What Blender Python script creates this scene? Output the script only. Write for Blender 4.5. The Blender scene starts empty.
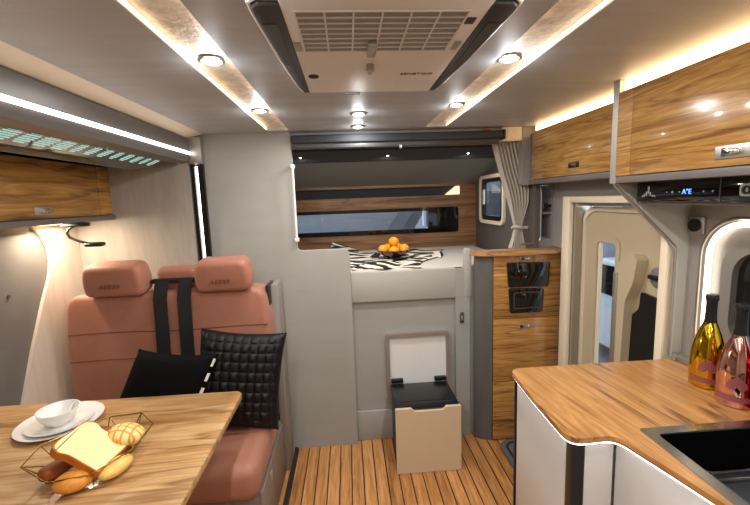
import bpy, bmesh, math, random
from mathutils import Vector, Matrix, Euler
random.seed(7)
PI = math.pi
SC = bpy.context.scene
COL = SC.collection

# ------------------------------------------------------------------ materials
def lin(h):
    h = h.lstrip('#'); out = []
    for i in (0, 2, 4):
        c = int(h[i:i+2], 16)/255
        out.append(c/12.92 if c <= .04045 else ((c+.055)/1.055)**2.4)
    return tuple(out)+(1,)

def base(name):
    m = bpy.data.materials.new(name); m.use_nodes = True
    nt = m.node_tree; b = nt.nodes['Principled BSDF']
    return m, nt, b

def mat(name, col, rough=.5, metal=0, coat=0, spec=.5, emit=0, ecol=None, sheen=0, var=0, vscale=(8, 8, 8), bump=0, bscale=60):
    m, nt, b = base(name)
    b.inputs['Base Color'].default_value = lin(col)
    b.inputs['Roughness'].default_value = rough
    b.inputs['Metallic'].default_value = metal
    b.inputs['Coat Weight'].default_value = coat
    b.inputs['Coat Roughness'].default_value = .05
    b.inputs['Specular IOR Level'].default_value = spec
    b.inputs['Sheen Weight'].default_value = sheen
    if emit:
        b.inputs['Emission Color'].default_value = lin(ecol or col)
        b.inputs['Emission Strength'].default_value = emit
    if var or bump:
        tc = nt.nodes.new('ShaderNodeTexCoord')
    if var:
        mp = nt.nodes.new('ShaderNodeMapping'); mp.inputs['Scale'].default_value = vscale
        nt.links.new(tc.outputs['Object'], mp.inputs['Vector'])
        n = nt.nodes.new('ShaderNodeTexNoise'); n.inputs['Scale'].default_value = 1; n.inputs['Detail'].default_value = 6
        n.inputs['Roughness'].default_value = .65
        nt.links.new(mp.outputs[0], n.inputs['Vector'])
        r = nt.nodes.new('ShaderNodeValToRGB')
        c = lin(col)
        r.color_ramp.elements[0].position = .3; r.color_ramp.elements[1].position = .72
        r.color_ramp.elements[0].color = tuple(x*(1-var) for x in c[:3])+(1,)
        r.color_ramp.elements[1].color = tuple(min(1, x*(1+var)) for x in c[:3])+(1,)
        nt.links.new(n.outputs['Fac'], r.inputs['Fac']); nt.links.new(r.outputs[0], b.inputs['Base Color'])
    if bump:
        n2 = nt.nodes.new('ShaderNodeTexNoise'); n2.inputs['Scale'].default_value = bscale; n2.inputs['Detail'].default_value = 4
        nt.links.new(tc.outputs['Object'], n2.inputs['Vector'])
        bp = nt.nodes.new('ShaderNodeBump'); bp.inputs['Strength'].default_value = bump; bp.inputs['Distance'].default_value = .01
        nt.links.new(n2.outputs['Fac'], bp.inputs['Height']); nt.links.new(bp.outputs[0], b.inputs['Normal'])
    return m

def wood(name, cols, axis='y', scale=9, stretch=.09, rough=.35, coat=0, seed=0, distort=.6, tilt=0, vein=.5):
    """figured veneer: broad streaks along one axis plus fine pores"""
    m, nt, b = base(name)
    tc = nt.nodes.new('ShaderNodeTexCoord')
    mp = nt.nodes.new('ShaderNodeMapping')
    s = {'x': (stretch, 1, 1), 'y': (1, stretch, 1), 'z': (1, 1, stretch)}[axis]
    mp.inputs['Scale'].default_value = tuple(scale*v for v in s)
    mp.inputs['Location'].default_value = (seed*3.1, seed*1.7, seed*2.3)
    rm = nt.nodes.new('ShaderNodeMapping'); rm.inputs['Rotation'].default_value = (0, 0, tilt)
    nt.links.new(tc.outputs['Object'], rm.inputs['Vector']); nt.links.new(rm.outputs[0], mp.inputs['Vector'])
    n = nt.nodes.new('ShaderNodeTexNoise'); n.inputs['Scale'].default_value = 1.5; n.inputs['Detail'].default_value = 5
    n.inputs['Roughness'].default_value = .55; n.inputs['Distortion'].default_value = distort
    nt.links.new(mp.outputs[0], n.inputs['Vector'])
    r = nt.nodes.new('ShaderNodeValToRGB')
    el = r.color_ramp.elements
    pos = [.28, .40, .47, .53, .60, .74]
    while len(el) < 6: el.new(.5)
    for e, p, c in zip(el, pos, (cols[0], cols[1], cols[2], cols[1], cols[2], cols[3] if len(cols) > 3 else cols[2])):
        e.position = p; e.color = lin(c)
    nt.links.new(n.outputs['Fac'], r.inputs['Fac'])
    n2 = nt.nodes.new('ShaderNodeTexNoise'); n2.inputs['Scale'].default_value = 9; n2.inputs['Detail'].default_value = 4
    nt.links.new(mp.outputs[0], n2.inputs['Vector'])
    r2 = nt.nodes.new('ShaderNodeValToRGB'); r2.color_ramp.elements[0].position = .3; r2.color_ramp.elements[1].position = .6
    r2.color_ramp.elements[0].color = (.78, .74, .70, 1); r2.color_ramp.elements[1].color = (1, 1, 1, 1)
    nt.links.new(n2.outputs['Fac'], r2.inputs['Fac'])
    mx = nt.nodes.new('ShaderNodeMix'); mx.data_type = 'RGBA'; mx.blend_type = 'MULTIPLY'; mx.inputs['Factor'].default_value = 1
    nt.links.new(r.outputs[0], mx.inputs['A']); nt.links.new(r2.outputs[0], mx.inputs['B'])
    n3 = nt.nodes.new('ShaderNodeTexNoise'); n3.inputs['Scale'].default_value = .85; n3.inputs['Detail'].default_value = 3; n3.inputs['Distortion'].default_value = .9
    nt.links.new(mp.outputs[0], n3.inputs['Vector'])
    r3 = nt.nodes.new('ShaderNodeValToRGB'); e3 = r3.color_ramp.elements
    e3[0].position = .455; e3[0].color = (1, 1, 1, 1); e3[1].position = .545; e3[1].color = (1, 1, 1, 1)
    q = e3.new(.485); q.color = (vein, vein*.9, vein*.8, 1); q = e3.new(.505); q.color = (.86, .84, .82, 1)
    nt.links.new(n3.outputs['Fac'], r3.inputs['Fac'])
    m2 = nt.nodes.new('ShaderNodeMix'); m2.data_type = 'RGBA'; m2.blend_type = 'MULTIPLY'; m2.inputs['Factor'].default_value = 1
    nt.links.new(mx.outputs['Result'], m2.inputs['A']); nt.links.new(r3.outputs[0], m2.inputs['B'])
    nt.links.new(m2.outputs['Result'], b.inputs['Base Color'])
    b.inputs['Roughness'].default_value = rough
    b.inputs['Coat Weight'].default_value = coat; b.inputs['Coat Roughness'].default_value = .04
    return m

def plank_floor(name, pitch=.0665):
    m, nt, b = base(name); N = nt.nodes.new; L = nt.links.new
    tc = N('ShaderNodeTexCoord'); sp = N('ShaderNodeSeparateXYZ'); L(tc.outputs['Object'], sp.inputs[0])
    def math_(op, a, v=None):
        k = N('ShaderNodeMath'); k.operation = op; L(a, k.inputs[0])
        if v is not None: k.inputs[1].default_value = v
        return k.outputs[0]
    sc = math_('DIVIDE', math_('ADD', sp.outputs['X'], 5.02), pitch)
    fr = math_('FRACT', sc); fl = math_('FLOOR', sc)
    seam = math_('LESS_THAN', fr, .10)
    wn = N('ShaderNodeTexWhiteNoise'); wn.noise_dimensions = '1D'; L(fl, wn.inputs['W'])
    mp = N('ShaderNodeMapping'); mp.inputs['Scale'].default_value = (60, 4, 1); L(tc.outputs['Object'], mp.inputs['Vector'])
    n = N('ShaderNodeTexNoise'); n.inputs['Scale'].default_value = 1; n.inputs['Detail'].default_value = 6; n.inputs['Roughness'].default_value = .7
    L(mp.outputs[0], n.inputs['Vector'])
    ad = N('ShaderNodeMath'); ad.operation = 'MULTIPLY_ADD'; L(wn.outputs['Value'], ad.inputs[0]); ad.inputs[1].default_value = .22
    sb = math_('SUBTRACT', n.outputs['Fac'], .11); L(sb, ad.inputs[2])
    r = N('ShaderNodeValToRGB'); e = r.color_ramp.elements
    e[0].position = .3; e[0].color = lin('86552b'); e[1].position = .7; e[1].color = lin('d29a60')
    k = e.new(.5); k.color = lin('b47c43')
    L(ad.outputs[0], r.inputs['Fac'])
    mx = N('ShaderNodeMix'); mx.data_type = 'RGBA'; L(seam, mx.inputs['Factor']); L(r.outputs[0], mx.inputs['A']); mx.inputs['B'].default_value = lin('38201a')
    L(mx.outputs['Result'], b.inputs['Base Color']); b.inputs['Roughness'].default_value = .42
    return m

def glass(name, tint='dfe6ea', refl=.10):
    m = bpy.data.materials.new(name); m.use_nodes = True; nt = m.node_tree; nt.nodes.clear()
    o = nt.nodes.new('ShaderNodeOutputMaterial'); t = nt.nodes.new('ShaderNodeBsdfTransparent'); g = nt.nodes.new('ShaderNodeBsdfGlossy')
    x = nt.nodes.new('ShaderNodeMixShader'); t.inputs[0].default_value = lin(tint); g.inputs['Roughness'].default_value = .02
    x.inputs[0].default_value = refl
    nt.links.new(t.outputs[0], x.inputs[1]); nt.links.new(g.outputs[0], x.inputs[2]); nt.links.new(x.outputs[0], o.inputs[0])
    return m

def voro(name, c0, c1, scale, rough=.5, lo=.25, hi=.3, stretch=(1, 1, 1)):
    m, nt, b = base(name)
    tc = nt.nodes.new('ShaderNodeTexCoord'); mp = nt.nodes.new('ShaderNodeMapping'); mp.inputs['Scale'].default_value = stretch
    nt.links.new(tc.outputs['Object'], mp.inputs['Vector'])
    v = nt.nodes.new('ShaderNodeTexVoronoi'); v.inputs['Scale'].default_value = scale; v.inputs['Randomness'].default_value = 0
    nt.links.new(mp.outputs[0], v.inputs['Vector'])
    r = nt.nodes.new('ShaderNodeValToRGB'); r.color_ramp.elements[0].position = lo; r.color_ramp.elements[1].position = hi
    r.color_ramp.elements[0].color = lin(c0); r.color_ramp.elements[1].color = lin(c1)
    nt.links.new(v.outputs['Distance'], r.inputs['Fac']); nt.links.new(r.outputs[0], b.inputs['Base Color'])
    b.inputs['Roughness'].default_value = rough
    return m

def throw_mat(name):
    m, nt, b = base(name); N = nt.nodes.new; L = nt.links.new
    tc = N('ShaderNodeTexCoord')
    v = N('ShaderNodeTexVoronoi'); v.distance = 'MANHATTAN'; v.inputs['Scale'].default_value = 6
    L(tc.outputs['Object'], v.inputs['Vector'])
    an = N('ShaderNodeMath'); an.operation = 'MULTIPLY'; L(v.outputs['Color'], an.inputs[0]); an.inputs[1].default_value = 6.28
    vr = N('ShaderNodeVectorRotate'); vr.rotation_type = 'Z_AXIS'; L(tc.outputs['Object'], vr.inputs['Vector']); L(an.outputs[0], vr.inputs['Angle'])
    w = N('ShaderNodeTexWave'); w.wave_type = 'BANDS'; w.bands_direction = 'X'; w.inputs['Scale'].default_value = 2.4; w.inputs['Distortion'].default_value = 1.5
    w.inputs['Detail'].default_value = 0
    L(vr.outputs[0], w.inputs['Vector'])
    r = N('ShaderNodeValToRGB'); r.color_ramp.interpolation = 'CONSTANT'
    r.color_ramp.elements[0].color = lin('121214'); r.color_ramp.elements[1].position = .52; r.color_ramp.elements[1].color = lin('e8dfcb')
    L(w.outputs['Fac'], r.inputs['Fac']); L(r.outputs[0], b.inputs['Base Color']); b.inputs['Roughness'].default_value = .9
    return m

def bun_mat(name):
    m, nt, b = base(name); N = nt.nodes.new; L = nt.links.new
    tc = N('ShaderNodeTexCoord'); out = []
    for d in ('X', 'Y'):
        w = N('ShaderNodeTexWave'); w.bands_direction = d; w.inputs['Scale'].default_value = 14; w.inputs['Distortion'].default_value = 1.2; w.inputs['Detail'].default_value = 1
        L(tc.outputs['Object'], w.inputs['Vector']); out.append(w.outputs['Fac'])
    mn = N('ShaderNodeMath'); mn.operation = 'MAXIMUM'; L(out[0], mn.inputs[0]); L(out[1], mn.inputs[1])
    r = N('ShaderNodeValToRGB'); e = r.color_ramp.elements
    e[0].position = .72; e[0].color = lin('f0d890'); e[1].position = .95; e[1].color = lin('dd8f38')
    L(mn.outputs[0], r.inputs['Fac']); L(r.outputs[0], b.inputs['Base Color']); b.inputs['Roughness'].default_value = .5
    return m

ZEB = ('6f451f', 'a8743c', 'c8955a', 'd3a468')
M = dict(
    wall=mat('WallPanel', '9f9e98', .55, var=.05, vscale=(3, 3, 10)),
    ledge=mat('LedgeFabricPanel', 'a8a69f', .6),
    slidewall=mat('SlideWall', 'a09a90', .6, var=.14, vscale=(18, 18, 3)),
    outer=mat('OuterWall', '6b6863', .6, var=.06),
    beige=mat('BeigePanel', 'd3c6b6', .55, var=.08, vscale=(25, 25, 3)),
    ceil=mat('CeilingPanel', 'b0b3b6', .5, var=.10, vscale=(1.5, 14, 4)),
    strip=mat('CeilingStrip', 'e2dacd', .45, var=.28, vscale=(26, 26, 10), bump=.5, bscale=45),
    cream=mat('CreamTrim', 'eadcc2', .4),
    beam=mat('BeamGrey', '6f6b68', .35, metal=.3),
    rear=mat('RearWall', 'b9b2a6', .6),
    floor=plank_floor('PlankFloor'),
    rubber=mat('Rubber', '1c1d1e', .6),
    black=mat('BlackPlastic', '0d0e10', .3),
    gloss=mat('BlackGloss', '060708', .06, coat=.6),
    dark=mat('DarkGrey', '3b3c3e', .5),
    mid=mat('MidGrey', '77736e', .45),
    lip=mat('CabinetLip', '6a6461', .45),
    alu=mat('Aluminium', 'c7c4be', .28, metal=1),
    satin=mat('SatinSilver', 'b4b0aa', .4, metal=.8),
    chrome=mat('Chrome', 'e4e4e4', .08, metal=1),
    white=mat('WhitePlastic', 'e9e8e4', .4),
    lacq=mat('WhiteLacquer', 'cac6c0', .22, coat=.3),
    acbody=mat('ClimateBody', 'e4e6e8', .5),
    acdark=mat('ClimateDark', '454b50', .35, metal=.3),
    acmesh=voro('ClimateMesh', '24282b', '4d545a', 170, .45, .3, .36),
    cabwood=wood('CabinetWood', ('7f5326', 'ac7f44', 'c09556', 'cba468'), 'y', 16, .07, .2, .5, 1, vein=.62),
    leftwood=wood('LeftCabinetWood', ('6c481d', 'a2732f', 'bb8a45', 'c6984f'), 'y', 13, .07, .22, .4, 2),
    tallwood=wood('TallCabinetWood', ('7c4d20', 'b07c3d', 'c39152', 'cfa062'), 'x', 15, .07, .18, .6, 3),
    topwood=wood('TopWood', ('8a5a2c', 'b98650', 'c79660', 'cf9f6a'), 'x', 12, .08, .35, .2, 5),
    tablewood=wood('TableWood', ('835a2f', 'b48a58', 'caa372', 'd9b685'), 'x', 9, .09, .34, .2, 4, tilt=-.06),
    counterwood=wood('CounterWood', ('805227', 'b07d47', 'c6935b', 'd2a36c'), 'y', 9, .09, .3, .25, 6, tilt=-.14, vein=.42),
    bedwood=wood('BedWallWood', ('5f4026', '8a6240', '99714b', 'a57c55'), 'x', 12, .06, .4, .1, 7),
    leather=mat('SalmonLeather', 'a36c56', .55, sheen=.08, var=.10, vscale=(9, 9, 9), bump=.06, bscale=180),
    stitch=mat('Stitch', '6e3a2e', .7),
    belt=mat('SeatBelt', '101012', .7),
    grain=mat('GreyPlank', '8f8880', .5, var=.2, vscale=(30, 30, 2)),
    pedestal=mat('BenchPedestal', '7f7268', .5, var=.1, vscale=(20, 20, 3)),
    velvet=mat('BlackVelvet', '040405', .9, spec=.15),
    weave=mat('BlackWeave', '0c0c0e', .5, spec=.3),
    fabric=mat('BedFabric', 'c2bdb4', .9, bump=.2, bscale=220),
    curtain=mat('CurtainFabric', 'b7aea2', .85, bump=.1, bscale=200),
    throw=throw_mat('ThrowPattern'),
    lining=mat('SlopedLining', '85837f', .8),
    liningd=mat('DarkLining', '393c40', .9),
    cabside=mat('BunkSide', '57514c', .75, bump=.15, bscale=150),
    niche=mat('NicheGrey', '8f8b86', .5),
    stone=mat('GreyStone', '5d5a58', .55, var=.15, vscale=(14, 14, 6)),
    orange=mat('OrangePeel', 'f7a015', .4, bump=.12, bscale=300),
    bowlred=mat('DarkBowl', '3b130e', .15, coat=.5),
    china=mat('WhiteChina', 'efeeea', .12, coat=.5),
    wire=mat('BrassWire', '8f7634', .3, metal=1),
    crumb=mat('BreadCrumb', 'f2e3a4', .8, bump=.15, bscale=160),
    crust=mat('BreadCrust', 'b9651c', .6, var=.25, vscale=(20, 20, 20)),
    brownbread=mat('BrownBread', '8c4a1a', .6, var=.3, vscale=(25, 25, 25)),
    rollbread=mat('RollBread', 'd98f36', .45, var=.3, vscale=(22, 22, 22)),
    yellowroll=mat('YellowRoll', 'e9be63', .45, var=.2, vscale=(22, 22, 22)),
    bun=bun_mat('CrossHatchedBun'),
    champagne=mat('ChampagneFront', 'd2bc9c', .5),
    gold=mat('GoldMirror', 'd9a92c', .09, metal=1),
    rose=mat('RoseMirror', 'e0aa9c', .09, metal=1),
    redm=mat('RedMirror', 'a8142c', .09, metal=1),
    label=mat('PinkLabel', '85484a', .4),
    foil=mat('BlackFoil', '15161a', .35),
    kwall=mat('BrushedWall', 'a5a19b', .36, metal=.45, var=.05, vscale=(3, 40, 40)),
    doorcream=mat('DoorCream', 'bcac8e', .5),
    steel=mat('SinkSteel', 'a7a59f', .24, metal=1),
    sinkblack=mat('SinkBlack', '0a0b0c', .18, coat=.4),
    tray=mat('TrayBlack', '25282b', .3),
    matgrey=mat('StepMat', '55595c', .7),
    glass=glass('PaneGlass'), glassd=glass('DarkGlass', 'd8dde2', .10),
    acback=mat('ClimateInside', '8d9193', .5),
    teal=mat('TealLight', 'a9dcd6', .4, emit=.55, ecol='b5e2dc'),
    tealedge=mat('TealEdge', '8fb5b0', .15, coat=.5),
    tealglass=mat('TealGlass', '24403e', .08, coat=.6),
    lamp=mat('LampDiffuser', 'ffffff', .4, emit=16, ecol='f4f4ff'),
    ledw=mat('LedCool', 'ffffff', .4, emit=5, ecol='fff6ee'),
    ledc=mat('LedCounter', 'ffffff', .4, emit=5, ecol='f2f4ff'),
    ledwarm=mat('LedWarm', 'ffffff', .4, emit=5.5, ecol='ffd294'),
    lededge=mat('LedEdge', 'ffffff', .4, emit=3.2, ecol='ffdcae'),
    ledloop=mat('LedLoop', 'ffffff', .4, emit=3, ecol='fff0dc'),
    notch=mat('NotchLamp', 'ffffff', .4, emit=.9, ecol='ffd9a8'),
    blue=mat('BlueDigits', '4f8dff', .4, emit=3, ecol='4f8dff'),
    icon=mat('PaleIcon', 'a9adb2', .4, emit=.15),
    ink=mat('DarkInk', '3a3532', .6),
    red=mat('RedTag', 'b8362c', .4),
    carpaint=mat('CarPaint', 'e6e8ea', .2, coat=.5),
    facade=mat('FacadePale', 'c3ccd8', .7),
    facadew=mat('FacadeWindow', '5f6f86', .2),
    yard=mat('YardWall', '9ba0a4', .9, var=.2, vscale=(1, 1, 12)),
    vanpaint=mat('VanPaint', '4a5058', .35),
    asphalt=mat('Asphalt', 'a3a5a8', .9),
)

# ------------------------------------------------------------------ shape collector
class S:
    def __init__(self): self.bm = bmesh.new()
    def merge(self, b, mx=None):
        if mx is not None: bmesh.ops.transform(b, matrix=mx, verts=b.verts)
        bmesh.ops.recalc_face_normals(b, faces=b.faces)
        me = bpy.data.meshes.new('t'); b.to_mesh(me); b.free(); self.bm.from_mesh(me); bpy.data.meshes.remove(me); return self
    def box(self, x0, x1, y0, y1, z0, z1, bev=0, seg=2, mx=None):
        b = bmesh.new(); bmesh.ops.create_cube(b, size=1)
        for v in b.verts: v.co = Vector(((x0+x1)/2+v.co.x*(x1-x0), (y0+y1)/2+v.co.y*(y1-y0), (z0+z1)/2+v.co.z*(z1-z0)))
        if bev: bmesh.ops.bevel(b, geom=list(b.edges), offset=bev, segments=seg, profile=.5, affect='EDGES')
        return self.merge(b, mx)
    @staticmethod
    def _p(axis, u, v, w):
        return {'x': (w, u, v), 'y': (u, w, v), 'z': (u, v, w)}[axis]
    def prism(self, poly, axis, a, c, bev=0, seg=2, mx=None):
        b = bmesh.new()
        lo = [b.verts.new(self._p(axis, u, v, a)) for u, v in poly]; hi = [b.verts.new(self._p(axis, u, v, c)) for u, v in poly]
        b.faces.new(lo); b.faces.new(hi); n = len(poly)
        for i in range(n): b.faces.new((lo[i], lo[(i+1) % n], hi[(i+1) % n], hi[i]))
        bmesh.ops.recalc_face_normals(b, faces=b.faces)
        if bev:
            ed = [e for e in b.edges if e.calc_face_angle(0) > .6]
            bmesh.ops.bevel(b, geom=ed, offset=bev, segments=seg, profile=.5, affect='EDGES')
        return self.merge(b, mx)
    def ring(self, outer, inner, axis, a, c):
        b = bmesh.new(); n = len(outer); R = []
        for poly, w in ((outer, a), (inner, a), (inner, c), (outer, c)):
            R.append([b.verts.new(self._p(axis, u, v, w)) for u, v in poly])
        for k in range(4):
            A, B = R[k], R[(k+1) % 4]
            for i in range(n): b.faces.new((A[i], A[(i+1) % n], B[(i+1) % n], B[i]))
        return self.merge(b)
    def tube(self, pts, r, n=8, closed=False, taper=None):
        b = bmesh.new(); P = [Vector(p) for p in pts]; m = len(P); rings = []
        up = None
        for i in range(m):
            if closed: t = P[(i+1) % m]-P[i-1]
            else: t = P[min(i+1, m-1)]-P[max(i-1, 0)]
            t.normalize()
            if up is None:
                up = Vector((0, 0, 1)) if abs(t.z) < .9 else Vector((1, 0, 0))
            s = t.cross(up).normalized(); up = s.cross(t).normalized()
            rr = r if taper is None else r*taper[i]
            rings.append([b.verts.new(P[i]+rr*(math.cos(2*PI*k/n)*s+math.sin(2*PI*k/n)*up)) for k in range(n)])
        for i in range(m if closed else m-1):
            A, B = rings[i], rings[(i+1) % m]
            for k in range(n): b.faces.new((A[k], A[(k+1) % n], B[(k+1) % n], B[k]))
        if not closed: b.faces.new(rings[0]); b.faces.new(rings[-1])
        return self.merge(b)
    def cyl(self, p0, p1, r, n=16, r2=None):
        p0, p1 = Vector(p0), Vector(p1); r2 = r if r2 is None else r2
        return self.tube([p0, p1], 1, n, taper=[r, r2])
    def lathe(self, prof, c, n=24, mx=None):
        b = bmesh.new(); R = []
        for r, z in prof:
            if r < 1e-6: R.append([b.verts.new((c[0], c[1], c[2]+z))])
            else: R.append([b.verts.new((c[0]+r*math.cos(2*PI*k/n), c[1]+r*math.sin(2*PI*k/n), c[2]+z)) for k in range(n)])
        for A, B in zip(R, R[1:]):
            for k in range(n):
                j = (k+1) % n
                if len(A) == 1 and len(B) == 1: continue
                if len(A) == 1: b.faces.new((A[0], B[k], B[j]))
                elif len(B) == 1: b.faces.new((A[k], A[j], B[0]))
                else: b.faces.new((A[k], A[j], B[j], B[k]))
        return self.merge(b, mx)
    def ball(self, c, r, sc=(1, 1, 1), mx=None, u=20, v=14):
        b = bmesh.new(); bmesh.ops.create_uvsphere(b, u_segments=u, v_segments=v, radius=r)
        for k in b.verts: k.co = Vector((k.co.x*sc[0], k.co.y*sc[1], k.co.z*sc[2]))
        if mx is not None: bmesh.ops.transform(b, matrix=mx, verts=b.verts)
        bmesh.ops.translate(b, vec=Vector(c), verts=b.verts)
        return self.merge(b)
    def grid(self, f, nu, nv, thick=0):
        """open sheet f(u,v); with a thickness it becomes a closed slab"""
        b = bmesh.new()
        V = [[b.verts.new(f(i/nu, j/nv)) for j in range(nv+1)] for i in range(nu+1)]
        for i in range(nu):
            for j in range(nv): b.faces.new((V[i][j], V[i+1][j], V[i+1][j+1], V[i][j+1]))
        if thick: 
            bmesh.ops.recalc_face_normals(b, faces=b.faces)
            bmesh.ops.solidify(b, geom=list(b.faces), thickness=thick)
        return self.merge(b)
    def pillow(self, w, h, t, mx, n=26, weave=0):
        b = bmesh.new(); top, bot = {}, {}
        for i in range(n+1):
            for j in range(n+1):
                u, v = 2*i/n-1, 2*j/n-1
                x = w/2*u*(1-.07*(1-v*v)*abs(u)); y = h/2*v*(1-.07*(1-u*u)*abs(v))
                z = t/2*((1-u**4)*(1-v**4))**.42
                k = 0
                if weave:
                    cu, cv = (u+1)/2*weave, (v+1)/2*weave
                    k = .011*abs(math.sin(PI*cu))**.5*abs(math.sin(PI*cv))**.5*(1 if (int(cu)+int(cv)) % 2 else .45)*(1-max(abs(u), abs(v))**6)
                edge = i in (0, n) or j in (0, n)
                top[i, j] = b.verts.new((x, y, z+k)); bot[i, j] = top[i, j] if edge else b.verts.new((x, y, -z-k))
        for D in (top, bot):
            for i in range(n):
                for j in range(n):
                    try: b.faces.new((D[i, j], D[i+1, j], D[i+1, j+1], D[i, j+1]))
                    except ValueError: pass
        return self.merge(b, mx)

def rr(u0, u1, v0, v1, r, n=6):
    """rounded rectangle outline; r may be four radii: (u0v0, u1v0, u1v1, u0v1)"""
    R = r if isinstance(r, (tuple, list)) else (r,)*4
    out = []
    for (cu, cv, su, sv, a0), q in zip(((u0, v0, 1, 1, PI), (u1, v0, -1, 1, 1.5*PI), (u1, v1, -1, -1, 0), (u0, v1, 1, -1, .5*PI)), R):
        for k in range(n+1):
            a = a0+k/n*PI/2
            out.append((cu+su*q+q*math.cos(a), cv+sv*q+q*math.sin(a)))
    return out

def fillet(poly, rad, n=5):
    """round the corners of a polygon; rad is one number or one per corner"""
    out = []; m = len(poly)
    for i in range(m):
        r = rad[i] if isinstance(rad, (list, tuple)) else rad
        p = Vector(poly[i]); a = Vector(poly[i-1])-p; c = Vector(poly[(i+1) % m])-p
        if r <= 0: out.append(tuple(p)); continue
        a0, c0 = p+a.normalized()*r, p+c.normalized()*r
        for k in range(n+1):
            t = k/n; q = (1-t)**2*a0+2*t*(1-t)*p+t*t*c0; out.append(tuple(q))
    return out

# ------------------------------------------------------------------ scene objects
def root_of(o):
    while o.parent: o = o.parent
    return o

def put(name, s, m, parent=None, label=None, angle=38, local=False, sharp=False):
    bm = s.bm if isinstance(s, S) else s
    loc = Vector((0, 0, 0))
    if parent is not None and not local: loc = Vector(root_of(parent).location)
    elif parent is None and not local:
        xs = [v.co for v in bm.verts]
        loc = Vector(((min(c.x for c in xs)+max(c.x for c in xs))/2, (min(c.y for c in xs)+max(c.y for c in xs))/2, min(c.z for c in xs)))
    if not local: bmesh.ops.translate(bm, vec=-loc, verts=bm.verts)
    me = bpy.data.meshes.new(name); bm.to_mesh(me); bm.free()
    me.materials.append(m)
    if not sharp:
        me.polygons.foreach_set('use_smooth', [True]*len(me.polygons)); me.set_sharp_from_angle(angle=math.radians(angle))
    o = bpy.data.objects.new(name, me); COL.objects.link(o)
    if parent is not None: o.parent = parent
    elif not local: o.location = loc
    if label: o['label'] = label
    return o

def thing(name, label, cat, loc, group=None, rot=(0, 0, 0)):
    o = bpy.data.objects.new(name, None); COL.objects.link(o); o.empty_display_size = .05
    o.location = loc; o.rotation_euler = rot; o['label'] = label; o['category'] = cat
    if group: o['group'] = group
    return o

def tag(o, label, cat, group=None, kind=None):
    o['label'] = label; o['category'] = cat
    if group: o['group'] = group
    if kind: o['kind'] = kind
    return o

def struct(name, s, m, parent=None, label=None):
    o = put(name, s, m, parent, sharp=False)
    if parent is None: o['kind'] = 'structure'; o['label'] = label or name.replace('_', ' '); o['category'] = name.split('_')[0]
    elif label: o['label'] = label
    return o

def sroot(name, label, loc):
    o = bpy.data.objects.new(name, None); COL.objects.link(o); o.location = loc; o['kind'] = 'structure'; o['label'] = label; o['category'] = name.split('_')[0]
    return o

def dup(root, loc, label=None, group=None, rot=None):
    r = root.copy(); COL.objects.link(r); r.location = loc
    if rot is not None: r.rotation_euler = rot
    if label: r['label'] = label
    if group: r['group'] = group
    for ch in list(root.children):
        c = ch.copy(); COL.objects.link(c); c.parent = r
        for g in list(ch.children):
            d = g.copy(); COL.objects.link(d); d.parent = c
    return r

def text(name, body, size, m, parent, loc, rot, extrude=.0006, shear=0, sx=1):
    cu = bpy.data.curves.new(name, 'FONT'); cu.body = body; cu.size = size; cu.extrude = extrude; cu.shear = shear
    cu.align_x = 'CENTER'; cu.align_y = 'CENTER'; cu.materials.append(m)
    o = bpy.data.objects.new(name, cu); me = bpy.data.meshes.new_from_object(o); bpy.data.objects.remove(o)
    o = bpy.data.objects.new(name, me); COL.objects.link(o); o.parent = parent
    o.location = Vector(loc)-Vector(root_of(parent).location); o.rotation_euler = rot; o.scale = (sx, 1, 1)
    return o

def area(name, loc, size, power, col, rot=(0, 0, 0), shape='DISK', size_y=None, parent=None, spread=PI):
    l = bpy.data.lights.new(name, 'AREA'); l.shape = shape; l.size = size; l.energy = power; l.color = col
    if size_y: l.size_y = size_y
    l.spread = spread
    o = bpy.data.objects.new(name, l); COL.objects.link(o); o.rotation_euler = rot
    o.location = Vector(loc)-(Vector(root_of(parent).location) if parent else Vector())
    if parent: o.parent = parent
    return o

def light_at(name, kind, loc, power, col, r=.02, parent=None, rot=(0, 0, 0), ang=1.6, blend=.6):
    l = bpy.data.lights.new(name, kind); l.energy = power; l.color = col; l.shadow_soft_size = r
    if kind == 'SPOT': l.spot_size = ang; l.spot_blend = blend
    o = bpy.data.objects.new(name, l); COL.objects.link(o); o.rotation_euler = rot
    o.location = Vector(loc)-(Vector(root_of(parent).location) if parent else Vector())
    if parent: o.parent = parent
    return o

# ================================================================== THE SHELL
YB, ZC = 2.32, 1.945
struct('floor', S().box(-1.56, 1.40, -1.8, 2.40, -.04, 0), M['floor'], label='teak coloured plank floor with dark seams')
struct('ceiling', S().box(-.90, -.425, -1.8, 2.36, ZC, ZC+.03).box(-.306, .456, -1.8, 2.36, ZC, ZC+.03).box(.575, 1.36, -1.8, 2.36, ZC, ZC+.03).box(-.425, -.306, 2.24, 2.36, ZC, ZC+.03).box(.456, .575, 2.24, 2.36, ZC, ZC+.03), M['ceil'], label='greige camper ceiling')

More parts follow.
